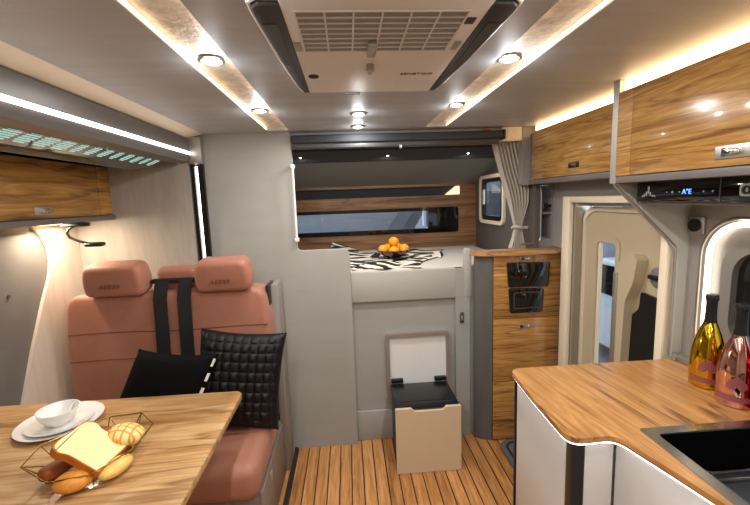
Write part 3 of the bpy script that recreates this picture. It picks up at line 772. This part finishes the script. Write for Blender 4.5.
# bottles
def bottle(x, y, z, m, rot, label, seed):
    t = thing('champagne_bottle', label, 'bottle', (x, y, z), 'metallic bottles on the worktop')
    prof = [(0, 0), (.040, 0), (.0475, .004), (.0485, .02), (.0485, .095), (.0465, .122), (.0405, .155), (.0315, .185), (.0225, .210), (.0165, .226), (.0150, .236), (0, .236)]
    put('glass_body', S().lathe(prof, (x, y, z), 40), m, t)
    foil = [(0, .222), (.0178, .222), (.0160, .240), (.0152, .285), (.0160, .297), (.0182, .300), (.0182, .309), (.0162, .318), (0, .320)]
    put('foil', S().lathe(foil, (x, y, z), 28), M['foil'], t)
    def pr(zz):
        for (r0, a), (r1, c) in zip(prof[1:], prof[2:]):
            if a <= zz <= c and c > a: return r0+(r1-r0)*(zz-a)/(c-a)
        return .0485
    def patch(poly, c):
        b = bmesh.new(); P = []
        # rings shrinking to the middle so the patch follows the curve
        rings = []
        for f in (1, .66, .33):
            rg = []
            for u, v in poly:
                uu, vv = c[0]+(u-c[0])*f, c[1]+(v-c[1])*f
                r = pr(vv)+.0009; a = rot+uu/.0485
                rg.append(b.verts.new((x+r*math.cos(a), y+r*math.sin(a), z+vv)))
            rings.append(rg)
        n = len(poly)
        for A, B in zip(rings, rings[1:]):
            for i in range(n): b.faces.new((A[i], A[(i+1) % n], B[(i+1) % n], B[i]))
        b.faces.new(rings[-1]); q = S(); q.merge(b); return q
    spade = []
    for k in range(28):
        a = k/28*2*PI
        spade.append((.024*math.sin(a)**3*1.05, 0.080+.027*(-(13*math.cos(a)-5*math.cos(2*a)-2*math.cos(3*a)-math.cos(4*a))/16)))
    put('emblem', patch(spade, (0, .082)), M['label'], t)
    put('label_band', patch([(u, v) for v, us in ((.022, [(-.052+.104*i/10) for i in range(11)]), (.040, [(.052-.104*i/10) for i in range(11)])) for u in us], (0, .031)), M['label'], t)
aim = math.atan2(-1, -1.0)
bottle(1.200, 1.188, .88, M['gold'], math.atan2(-1.15, -1.05), 'mirror gold bottle with a black foil neck, beside the partition', 1)
bottle(1.180, 1.068, .88, M['rose'], math.atan2(-1.1, -1.05), 'rose pink mirror bottle standing between the gold and red ones', 2)
bottle(1.210, .965, .88, M['redm'], math.atan2(-1.0, -1.05), 'deep red mirror bottle partly cut off by the photo edge', 3)

# ================================================================== TALL CABINET
t = thing('tall_cabinet', 'glossy wood tall cabinet with black glass panels beside the entry door', 'cabinet', (1.0, 2.28, 0))
put('carcass', S().prism([(.86, 2.268), (1.286, 2.268), (1.286, 2.318), (.80, 2.318)], 'z', 0, 1.19), M['lip'], t)
cv = [(.757, 2.318), (.757, 2.305), (.775, 2.285), (.81, 2.268), (.853, 2.256), (.857, 2.30), (.80, 2.318)]
put('curved_end', S().prism(cv, 'z', 0, 1.192), M['stone'], t)
put('fascia', S().box(.857, 1.286, 2.248, 2.268, .803, 1.192, .002), M['tallwood'], t)
d1 = put('door', S().box(.857, 1.286, 2.248, 2.268, .398, .799, .002), M['tallwood'], t)
d2 = put('drawer', S().box(.857, 1.286, 2.248, 2.268, .01, .394, .002), M['tallwood'], t)
def latch(parent, x, z, w=.085, h=.026):
    p = put('handle', S().box(x-w/2, x+w/2, 2.243, 2.248, z-h/2, z+h/2, .0015), M['satin'], parent)
    put('push_button', S().box(x-w*.12, x+w*.30, 2.237, 2.244, z-h*.25, z+h*.25, .002), M['chrome'], p)
    put('slot', S().box(x-w*.36, x-w*.16, 2.241, 2.244, z-h*.32, z+h*.32), M['black'], p)
latch(d1, 1.053, .748)
latch([c for c in t.children if c.name.startswith('fascia')][0], 1.05, 1.168, .07, .022)
s = S(); s.prism(fillet([(.932, 1.150), (.944, .998), (1.190, .993), (1.200, 1.143)], .012), 'y', 2.234, 2.25, .003)
sc_ = put('upper_screen', s, M['gloss'], t)
s = S(); s.prism(fillet([(.946, .990), (.956, .834), (1.160, .834), (1.166, .985)], .016), 'y', 2.236, 2.25, .003)
mo = put('lower_panel', s, M['gloss'], t)
put('panel_frame', S().ring(rr(.975, 1.142, .862, .965, .012), rr(.982, 1.135, .869, .958, .010), 'y', 2.2335, 2.237), M['dark'], mo)
tp = [(.735, 2.318), (.738, 2.27), (.775, 2.245), (.84, 2.222), (.93, 2.208), (1.05, 2.203), (1.232, 2.204), (1.232, 2.22), (1.288, 2.22), (1.288, 2.318), (.735, 2.318)]
put('top', S().prism(tp, 'z', 1.192, 1.222, .004), M['topwood'], t)

# phone clamp in the niche
t = thing('phone_holder', 'small black clamp holder fixed in the grey niche', 'holder', (1.215, YB+.06, 1.46))
put('arm', S().box(1.212, 1.246, YB+.005, YB+.02, 1.468, 1.484, .003), M['black'], t)
put('clamp', S().box(1.178, 1.214, YB-.012, YB+.03, 1.462, 1.492, .004), M['black'], t)
put('jaw', S().box(1.175, 1.184, YB-.025, YB+.0, 1.455, 1.50, .003), M['dark'], t)

# ================================================================== BUNK THINGS
mb = put('mattress', S().box(-1.12, 1.11, YB+.055, 3.385, 1.001, 1.12, .03, 4), M['fabric']); tag(mb, 'pale grey mattress on the bunk above the cab', 'mattress')
TH = [(-.16, 3.30), (.02, 2.42), (.42, 2.36), (.60, 2.75), (.80, 3.12), (.45, 3.22)]
def throw(u, v):
    a = Vector((-.14, 3.30)).lerp(Vector((.03, 2.385)), v); c = Vector((.80, 3.16)).lerp(Vector((.43, 2.385)), v)
    p = a.lerp(c, u)
    p.x += .035*math.sin(v*9+u*4)*(u*2-1); p.y += .045*math.sin(u*11)*(1 if v < .5 else .4)
    z = 1.1235+.010*(math.sin(u*13+v*3)+1)*(.4+.6*math.sin(v*5+1)**2)*.6
    e = max(0, .24-u)*max(0, .5-v)
    z += e*.62
    return Vector((p.x, p.y, z))
th = put('throw_blanket', S().grid(throw, 40, 36, .004), M['throw']); tag(th, 'black and cream patterned throw lying on the bunk mattress', 'blanket')
bx, by, bz = .312, 2.74, 1.138
bw = thing('fruit_bowl', 'dark red shallow bowl of oranges on the patterned throw', 'bowl', (bx, by, bz))
put('bowl', S().lathe([(0, 0), (.045, 0), (.06, .006), (.10, .030), (.122, .058), (.118, .058), (.095, .034), (.055, .012), (0, .010)], (bx, by, bz), 36), M['bowlred'], bw)
put('foot_ring', S().lathe([(.04, -.004), (.048, -.004), (.048, .003), (.04, .003)], (bx, by, bz), 24), M['bowlred'], bw)
R = .037
def orange(x, y, z, lab):
    t = thing('orange', lab, 'orange', (x, y, z-R), 'oranges in the bowl')
    put('fruit', S().ball((x, y, z), R, (1, 1, .94)), M['orange'], t)
    put('stem_end', S().cyl((x+.006, y, z+R*.90), (x+.006, y, z+R*.955), .004, 6), M['crust'], t)
    return t
o1 = orange(bx-.075, by-.012, bz+.058, 'orange at the grab rail end of the bowl')
for dx, dy, dz, lab in ((-.002, -.05, .050, 'orange in the middle of the bowl, at its front'), (.075, -.012, .058, 'orange at the curtain end of the bowl'), (.003, -.004, .110, 'orange perched on top of the other oranges'), (-.035, .062, .056, 'orange at the back of the bowl, mostly hidden behind the top one'), (.042, .060, .056, 'orange at the back of the bowl, nearer the curtain')):
    dup(o1, (bx+dx, by+dy, bz+dz-R), lab)

# roller blind
t = thing('roller_blind', 'dark grey rolled up blind across the top of the bunk opening', 'blind', (.32, YB-.01, 1.85))
put('cassette', S().box(-.302, .925, YB-.035, YB+.018, 1.880, 1.925, .012, 3), M['liningd'], t)
put('bottom_bar', S().box(-.295, .905, YB-.012, YB+.006, 1.852, 1.882, .004), M['dark'], t)
put('pull_tab', S().box(.312, .330, YB-.022, YB-.008, 1.838, 1.862, .003), M['alu'], t)
put('end_cap', S().box(.92, .938, YB-.04, YB+.018, 1.874, 1.93, .006), M['black'], t)
put('red_button', S().box(.80, .845, YB-.03, YB-.012, 1.925, 1.934, .002), M['red'], t)
struct('trim_19', S().box(.93, 1.052, YB-.004, YB+.05, 1.868, ZC), M['cream'], label='cream pelmet above the curtain')

# curtain
def cur(u, v):
    z = 1.870-v*.655
    def lerp(tab):
        for (a, p), (b, q) in zip(tab, tab[1:]):
            if z <= a and z >= b: return p+(q-p)*(a-z)/(a-b)
        return tab[-1][1]
    L = lerp(((1.88, .895), (1.70, .945), (1.50, 1.005), (1.40, 1.032), (1.345, 1.046), (1.27, 1.03), (1.2, 1.005)))
    Rr = lerp(((1.88, 1.05), (1.70, 1.085), (1.58, 1.125), (1.50, 1.125), (1.40, 1.095), (1.345, 1.082), (1.27, 1.098), (1.2, 1.115)))
    w = (Rr-L)
    x = L+w*u
    y = 2.395+(.010+.10*w)*math.sin(u*7*2*PI+.6)
    return Vector((x, y, z))
t = thing('curtain', 'greige pleated curtain gathered with a tieback beside the bunk', 'curtain', (1.03, 2.40, 1.21))
put('cloth', S().grid(cur, 90, 44, .003), M['curtain'], t)
put('tieback', S().tube([(1.064+.030*math.cos(a*PI/10), 2.395+.034*math.sin(a*PI/10), 1.345+.006*math.sin(a*PI/5)) for a in range(20)], .010, 8, closed=True), M['curtain'], t)
put('hem_tab', S().box(1.085, 1.125, 2.375, 2.385, 1.335, 1.352, .002), M['curtain'], t)
put('heading_rail', S().box(.88, 1.05, 2.372, 2.40, 1.868, 1.882), M['cream'], t)

# grab rail
t = thing('grab_rail', 'white upright grab rail at the edge of the bunk opening', 'rail', (-.302, YB-.03, 1.32))
put('bar', S().cyl((-.302, YB-.034, 1.325), (-.302, YB-.034, 1.765), .006, 14), M['white'], t)
for z in (1.322, 1.742): put('bracket', S().box(-.314, -.292, YB-.042, YB-.0005, z, z+.022, .004), M['white'], t)

# ================================================================== HATCH AND PULL-OUT BIN
t = thing('wall_hatch', 'square silver framed white hatch in the panel above the bin', 'hatch', (.40, YB+.04, .27))
put('frame', S().ring(rr(.200, .605, .268, .712, .018), rr(.222, .583, .290, .690, .008), 'y', YB+.008, YB+.046), M['satin'], t)
put('panel', S().box(.221, .584, YB+.030, YB+.044, .289, .691), M['white'], t)
for x in (.228, .505): put('hinge', S().box(x, x+.075, YB+.002, YB+.031, .392, .415, .003), M['black'], t)
t = thing('pull_out_bin', 'champagne fronted bin with a black lid standing before the wall hatch', 'bin', (.40, 2.18, 0))
put('body', S().box(.225, .575, 2.03, YB-.004, .002, .376, .004), M['dark'], t)
fp = fillet([(.214, .002), (.584, .002), (.584, .390), (.500, .390), (.488, .372), (.318, .372), (.306, .390), (.214, .390)], [.003, .003, .003, .008, .012, .012, .008, .003])
put('front_panel', S().prism(fp, 'y', 2.012, 2.032), M['champagne'], t)
lid = put('lid', S().box(.218, .580, 2.033, YB-.002, .377, .392, .004), M['black'], t)
put('lid_ribs', S().box(.25, .55, 2.06, 2.075, .391, .3935).box(.25, .55, 2.09, 2.094, .391, .3935), M['rubber'], lid)

t = thing('wall_switch', 'small dark switch on the grey post right of the hatch', 'switch', (.683, YB, .78))
put('plate', S().box(.671, .695, YB-.0005, YB+.009, .765, .832, .002), M['dark'], t)
put('rocker', S().box(.676, .690, YB-.004, YB+.001, .782, .812, .002), M['satin'], t)

# ================================================================== BENCH
t = thing('bench_seat', 'salmon leather double bench seat with headrests and black belts', 'bench', (-.93, 1.85, 0))
put('pedestal', S().box(-1.46, -.435, 1.56, 2.20, .0005, .315, .004), M['pedestal'], t)
pd = put('side_cover', S().box(-.436, -.420, 1.56, 2.10, .02, .314, .004), M['pedestal'], t)
put('latch', S().box(-.420, -.412, 1.70, 1.735, .25, .295, .003), M['satin'], pd)
put('side_panel', S().box(-.440, -.404, 2.12, 2.272, .0005, 1.108, .004), M['grain'], t)
put('hinge_cover', S().box(-.452, -.438, 2.05, 2.20, .45, 1.12, .004), M['black'], t)
tilt = Matrix.Translation((0, 2.02, .46)) @ Matrix.Rotation(-.06, 4, 'X') @ Matrix.Translation((0, -2.02, -.46))
s = S()
s.box(-1.455, -.420, 1.49, 2.00, .315, .478, .055, 5)
st = put('seat', s, M['leather'], t)
put('seat_piping', S().tube([(-1.42, 1.505, .447), (-.455, 1.505, .447), (-.433, 1.525, .449), (-.433, 1.98, .449)], .004, 6), M['leather'], st)
s = S()
ol = fillet([(-1.428, .43), (-.436, .43), (-.430, .92), (-.448, 1.125), (-1.416, 1.125), (-1.434, .92)], [.03, .03, .05, .07, .07, .05], 6)
s.prism(ol, 'y', 1.945, 2.135, .028, 4, mx=tilt)
bk = put('backrest', s, M['leather'], t)
s = S()
for zz in (.928, .790): s.tube([tilt @ Vector((x, 1.9465, zz+.004*math.sin(x*9))) for x in [-1.418+i*.049 for i in range(21)]], .0035, 6)
put('seam', s, M['stitch'], bk)
def headrest(x0, x1):
    mx = Matrix.Translation((0, 2.0, 1.2)) @ Matrix.Rotation(.12, 4, 'X') @ Matrix.Translation((0, -2.0, -1.2))
    s = S(); s.prism(fillet([(x0+.012, 1.125), (x1-.012, 1.125), (x1, 1.20), (x1-.02, 1.288), (x0+.02, 1.288), (x0, 1.20)], [.03, .03, .04, .035, .035, .04]), 'y', 1.93, 2.06, .030, 4, mx=mx)
    h = put('headrest', s, M['leather'], t)
    put('post', S().cyl(((x0+x1)/2-.06, 2.03, 1.06), ((x0+x1)/2-.06, 2.03, 1.16), .008, 10).cyl(((x0+x1)/2+.06, 2.03, 1.06), ((x0+x1)/2+.06, 2.03, 1.16), .008, 10), M['black'], h)
    text('logo', 'AEESS', .026, M['stitch'], h, ((x0+x1)/2-.01, 1.9260, 1.175), (PI/2-.12, 0, 0), .0015, .25, 1.5)
    return h
headrest(-1.305, -1.010); headrest(-.775, -.497)
put('centre_pad', S().box(-1.01, -.80, 2.06, 2.14, 1.10, 1.242, .035, 4), M['leather'], t)
put('belt_bar', S().box(-1.01, -.79, 2.005, 2.04, 1.165, 1.188, .006), M['belt'], t)
for xa, xb in ((-.980, -.915), (-.865, -.800)):
    s = S()
    pts = [(2.012, 1.185), (1.985, 1.165), (1.956, 1.10), (1.945, .93), (1.935, .78), (1.925, .52)]
    poly = [(y-.0035, z) for y, z in pts]+[(y+.0005, z) for y, z in reversed(pts)]
    s.prism(poly, 'x', xa, xb); put('belt', s, M['belt'], t)
# pillows
def pil_mx(c, rx, ry, rz): return Matrix.Translation(c) @ Euler((rx, ry, rz), 'XYZ').to_matrix().to_4x4()
def lean(c, a, turn, spin): return Matrix.Translation(c) @ Matrix.Rotation(turn, 4, 'Z') @ Matrix.Rotation(PI/2-a, 4, 'X') @ Matrix.Rotation(spin, 4, 'Z')
mx = lean((-.880, 1.72, .695), .30, -.05, -.10) @ Matrix(((1, .26, 0, 0), (0, 1, 0, 0), (0, 0, 1, 0), (0, 0, 0, 1)))
t = thing('cushion', 'plain black velvet cushion with a dashed white edge, on the bench', 'cushion', (-.865, 1.765, .48))
put('cover', S().pillow(.37, .42, .13, mx), M['velvet'], t)
for k in range(5):
    v = .190-k*.066
    p0 = mx @ Vector((.174, v, .010)); p1 = mx @ Vector((.172, v-.034, .010)); put('edge_dash', S().tube([p0, p1], .008, 8), M['white'], t)
mx = lean((-.560, 1.842, .708), .20, .06, -.13)
t = thing('cushion', 'black cushion with a chunky basket weave front, on the bench by the aisle', 'cushion', (-.545, 1.845, .48))
put('cover', S().pillow(.41, .47, .13, mx, 80, 10), M['weave'], t)

# reading lamp under the alcove cabinet
t = thing('reading_lamp', 'black gooseneck reading lamp hanging under the alcove cabinet', 'lamp', (-1.31, 2.0, 1.39))
put('mount', S().box(-1.39, -1.265, 1.985, 2.015, 1.470, 1.489, .004), M['black'], t)
arc = [(-1.335, 2.0, 1.472), (-1.360, 2.0, 1.462), (-1.372, 2.0, 1.440), (-1.362, 2.0, 1.418), (-1.335, 2.0, 1.404), (-1.300, 2.0, 1.392), (-1.28, 2.0, 1.386)]
put('gooseneck', S().tube(arc, .0065, 10), M['black'], t)
put('lamp_head', S().box(-1.292, -1.205, 1.980, 2.02, 1.369, 1.390, .009, 3), M['black'], t)
o = put('cabinet_light', S().box(-1.475, -1.375, 1.895, 2.095, 1.4835, 1.4898, .002), M['ledwarm']); tag(o, 'small warm light bar under the alcove cabinet beside the reading lamp', 'light')
area('under_cabinet_glow', (-1.425, 1.995, 1.480), .10, 8, (1, .80, .60), (.05, -.25, 0), 'RECTANGLE', .20)

# alcove cabinet
t = thing('alcove_cabinet', 'shallow wood wall cabinet over the dinette with a silver latch', 'cabinet', (-1.41, 1.2, 1.49))
put('body', S().box(-1.518, -1.318, -.6, 2.272, 1.515, 1.770), M['lip'], t)
dr = put('door', S().box(-1.318, -1.30, .95, 2.165, 1.518, 1.770, .002), M['leftwood'], t)
plate('handle', dr, -1.30, 1.770, 1.551, .095, .032, 1)
put('door', S().box(-1.318, -1.30, -.6, .947, 1.518, 1.770, .002), M['leftwood'], t)
put('filler_panel', S().box(-1.318, -1.30, 2.168, 2.272, 1.518, 1.770), M['leftwood'], t)
put('bottom_lip', S().box(-1.518, -1.288, -.6, 2.274, 1.490, 1.516, .005), M['lip'], t)

# ================================================================== TABLE
t = thing('dinette_table', 'light wood grain dinette table reaching from the alcove wall', 'table', (-1.0, 1.25, 0))
tp = rr(-1.502, -.492, .80, 1.655, (.0, .05, .035, .0), 6)
put('tabletop', S().prism(tp, 'z', .712, .74, .004), M['tablewood'], t)
put('leg', S().lathe([(.16, 0), (.16, .012), (.035, .02), (.03, .05), (.03, .70), (.09, .712)], (-1.0, 1.15, .0005), 24), M['satin'], t)

# crockery
cx, cy = -1.125, 1.465
o = put('dinner_plate', S().lathe([(0, 0), (.085, 0), (.10, .004), (.138, .016), (.139, .018), (.100, .009), (.085, .006), (0, .006)], (cx-.005, cy+.01, .7405), 40), M['china']); tag(o, 'larger white plate flat on the table, under the saucer', 'plate')
o = put('saucer', S().lathe([(0, 0), (.06, 0), (.075, .004), (.105, .016), (.106, .018), (.075, .009), (.06, .006), (0, .006)], (cx+.005, cy-.005, .7472), 40), M['china']); tag(o, 'smaller white saucer stacked on the larger plate', 'saucer')
o = put('bowl', S().lathe([(0, 0), (.030, 0), (.033, .006), (.050, .018), (.064, .045), (.068, .060), (.0655, .060), (.060, .044), (.046, .020), (.030, .010), (0, .009)], (cx+.005, cy-.008, .7538), 40), M['china']); tag(o, 'white china bowl on top of the stacked plates', 'bowl')
t2 = thing('teaspoon', 'white china spoon leaning inside the bowl', 'spoon', (cx+.02, cy-.01, .765))
put('handle', S().tube([(cx+.022, cy-.014, .770), (cx+.030, cy+.012, .795), (cx+.036, cy+.030, .818)], .0035, 8), M['china'], t2)
put('spoon_bowl', S().ball((cx+.016, cy-.026, .7705), .014, (.8, 1.2, .35)), M['china'], t2)

# wire basket
c0 = Vector((-.835, 1.215)); ang = math.radians(33)
def bp(u, v, z): 
    return (c0.x+u*math.cos(ang)-v*math.sin(ang), c0.y+u*math.sin(ang)+v*math.cos(ang), z)
t = thing('bread_basket', 'brass wire basket with facets holding bread on the table', 'basket', (c0.x, c0.y, .7405))
top = [(-.985, 1.115, .812), (-1.0, 1.21, .818), (-.88, 1.365, .815), (-.775, 1.375, .818), (-.700, 1.30, .815), (-.705, 1.19, .800), (-.775, 1.085, .792), (-.875, 1.06, .795)]
bot = [(-.85+(x+.85)*.64, 1.215+(y-1.215)*.64, .7432) for x, y, z in top]
s = S(); s.tube(top, .0021, 6, closed=True); put('rim', s, M['wire'], t)
s = S(); s.tube(bot, .0021, 6, closed=True)
for a, c in ((0, 4), (1, 5), (2, 6)): s.tube([bot[a], bot[c]], .0017, 6)
put('base_wires', s, M['wire'], t)
s = S()
for i in range(8):
    s.tube([top[i], bot[i]], .0017, 6); s.tube([top[i], bot[(i+1) % 8]], .0017, 6)
put('side_wires', s, M['wire'], t)
def toast():
    w, h = .073, .079
    P = [(-w*.94, -h), (w*.94, -h), (w*.92, h*.35), (w*1.08, h*.62), (w*.98, h*.97), (w*.5, h*1.05), (0, h*1.0), (-w*.5, h*1.05), (-w*.98, h*.97), (-w*1.08, h*.62), (-w*.92, h*.35)]
    return fillet(P, [.010, .010, .012, .016, .018, .02, .02, .02, .018, .016, .012], 4)
tc_ = Vector((-.822, 1.172, .822))
W = Vector((.12, .993, 0)).normalized(); Up = Vector((-.126, .020, .080)); Up = (Up-W*Up.dot(W)).normalized(); Nn = W.cross(Up)
if Nn.z < 0: W = -W; Nn = -Nn
tm = Matrix((W, Up, Nn)).transposed().to_4x4(); tm.translation = tc_
t = thing('toast_slice', 'thick cream slice of white bread lying across the basket', 'bread', (tc_.x, tc_.y, tc_.z-.05))
P = toast(); Q = [(u*.95, v*.95) for u, v in P]
put('crumb', S().prism(Q, 'z', -.0125, .0125, mx=tm), M['crumb'], t)
q = S(); q.ring(P, Q, 'z', -.0118, .0118); bmesh.ops.transform(q.bm, matrix=tm, verts=q.bm.verts); put('crust', q, M['crust'], t)
o = put('bun', S().ball((-.768, 1.262, .806), .056, (1, 1, .6), Euler((-.15, .3, .3)).to_matrix().to_4x4()), M['bun']); tag(o, 'round bun with a toasted lattice on top of the slice', 'bun')
o = put('bread_roll', S().ball((-.828, 1.092, .772), .046, (1.1, .8, .6), Matrix.Rotation(.3, 4, 'Z')), M['rollbread']); tag(o, 'golden brown roll under the near corner of the slice', 'bread')
o = put('bread_roll', S().ball((-.742, 1.150, .768), .042, (.75, 1.3, .55), Matrix.Rotation(-.35, 4, 'Z')), M['yellowroll']); tag(o, 'pale yellow roll under the lower edge of the slice', 'bread')
o = put('bread_loaf', S().box(-.06, .06, -.026, .026, -.022, .022, .012, 3, mx=Matrix.Translation((-.872, 1.318, .775)) @ Matrix.Rotation(-.25, 4, 'Z')), M['brownbread']); tag(o, 'dark brown bread finger behind the slice, near the white plates', 'bread')
o = put('bread_loaf', S().box(-.045, .045, -.022, .022, -.020, .020, .012, 3, mx=Matrix.Translation((-.925, 1.165, .768)) @ Matrix.Rotation(1.2, 4, 'Z')), M['brownbread']); tag(o, 'dark brown bread finger under the raised end of the slice', 'bread')

# ================================================================== OUTSIDE
struct('ground', S().box(-12, 14, -8, 16, -1.0, -.9), M['asphalt'], label='paved ground outside')
t = thing('building', 'pale blue building seen through the bunk and door windows', 'building', (6.5, 6, -.9))
put('wall', S().box(6.5, 8, -4, 15, -.9, 6), M['facade'], t)
for i in range(7):
    for j in range(2):
        y = -2+i*2.4; z = .4+j*2.4
        f = put('window', S().box(6.46, 6.51, y, y+1.3, z, z+1.5), M['white'], t)
        put('pane', S().box(6.44, 6.47, y+.1, y+1.2, z+.1, z+1.4), M['facadew'], f)
t = thing('car', 'white parked car seen through the entry door window', 'car', (4.3, 5.0, -.9))
prof = fillet([(3.0, -.62), (7.0, -.62), (7.05, -.15), (6.7, .05), (5.9, .14), (5.3, .62), (3.9, .64), (3.2, .12), (2.98, -.1)], .09)
put('body', S().prism(prof, 'x', 3.5, 5.1, .06, 3), M['carpaint'], t)
put('windows', S().prism([(3.45, .15), (5.75, .15), (5.25, .55), (3.95, .57)], 'x', 3.49, 5.11), M['gloss'], t)
for y in (3.8, 6.2):
    for x in (3.52, 4.90): put('wheel', S().cyl((x, y, -.58), (x+.2, y, -.58), .32, 24), M['rubber'], t)
put('wing_mirror', S().ball((3.42, 5.55, .22), .1, (.8, .6, .7)), M['black'], t)
t = thing('van', 'dark grey van outside the long bunk window', 'van', (1.9, 8.0, -.9))
vp = fillet([(.55, -.6), (4.3, -.6), (4.35, 1.62), (1.5, 1.65), (.85, .75), (.5, .45)], .12)
put('body', S().prism(vp, 'y', 7.4, 9.2), M['vanpaint'], t)
put('windows', S().prism([(1.15, .80), (2.2, .80), (2.2, 1.35), (1.5, 1.38)], 'y', 7.385, 9.215), M['facade'], t)
for x in (1.2, 3.5):
    for y in (7.42, 8.98): put('wheel', S().cyl((x, y, -.56), (x, y+.2, -.56), .34, 24), M['rubber'], t)
struct('wall_yard', S().box(-8, 6.4, 11, 11.2, -.9, 2.6), M['yard'], label='grey yard wall beyond the bunk window')

# ================================================================== LIGHT, WORLD, CAMERA
area('beam_glow', (-.845, .8, 1.838), 2.6, 2, (1, .93, .86), (0, PI/2, 0), 'RECTANGLE', .02)
bpy.data.objects['beam_glow'].rotation_euler = (0, -PI/2, PI)  # faces the aisle
w = bpy.data.worlds.new('Sky'); SC.world = w; w.use_nodes = True
bg = w.node_tree.nodes['Background']; bg.inputs[0].default_value = (.80, .85, .93, 1); bg.inputs[1].default_value = 2.2
cam = bpy.data.cameras.new('Camera'); co = bpy.data.objects.new('Camera', cam); COL.objects.link(co)
f, yw, pt, rl = 390.0, .06530918, -.13492637, -.03526983
F = Vector((math.sin(yw)*math.cos(pt), math.cos(yw)*math.cos(pt), math.sin(pt))); Rt = Vector((math.cos(yw), -math.sin(yw), 0)); U = Rt.cross(F)
c, sn = math.cos(rl), math.sin(rl)
R2, U2 = c*Rt+sn*U, c*U-sn*Rt
mw = Matrix((R2, U2, -F)).transposed().to_4x4(); mw.translation = Vector((0, 0, 1.55)); co.matrix_world = mw
cam.sensor_width = 36; cam.lens = f/750*36; cam.clip_start = .02
SC.camera = co
SC.view_settings.view_transform = 'Standard'; SC.view_settings.look = 'None'; SC.view_settings.gamma = 1
SC.view_settings.exposure = 0.1; SC.view_settings.use_curve_mapping = False
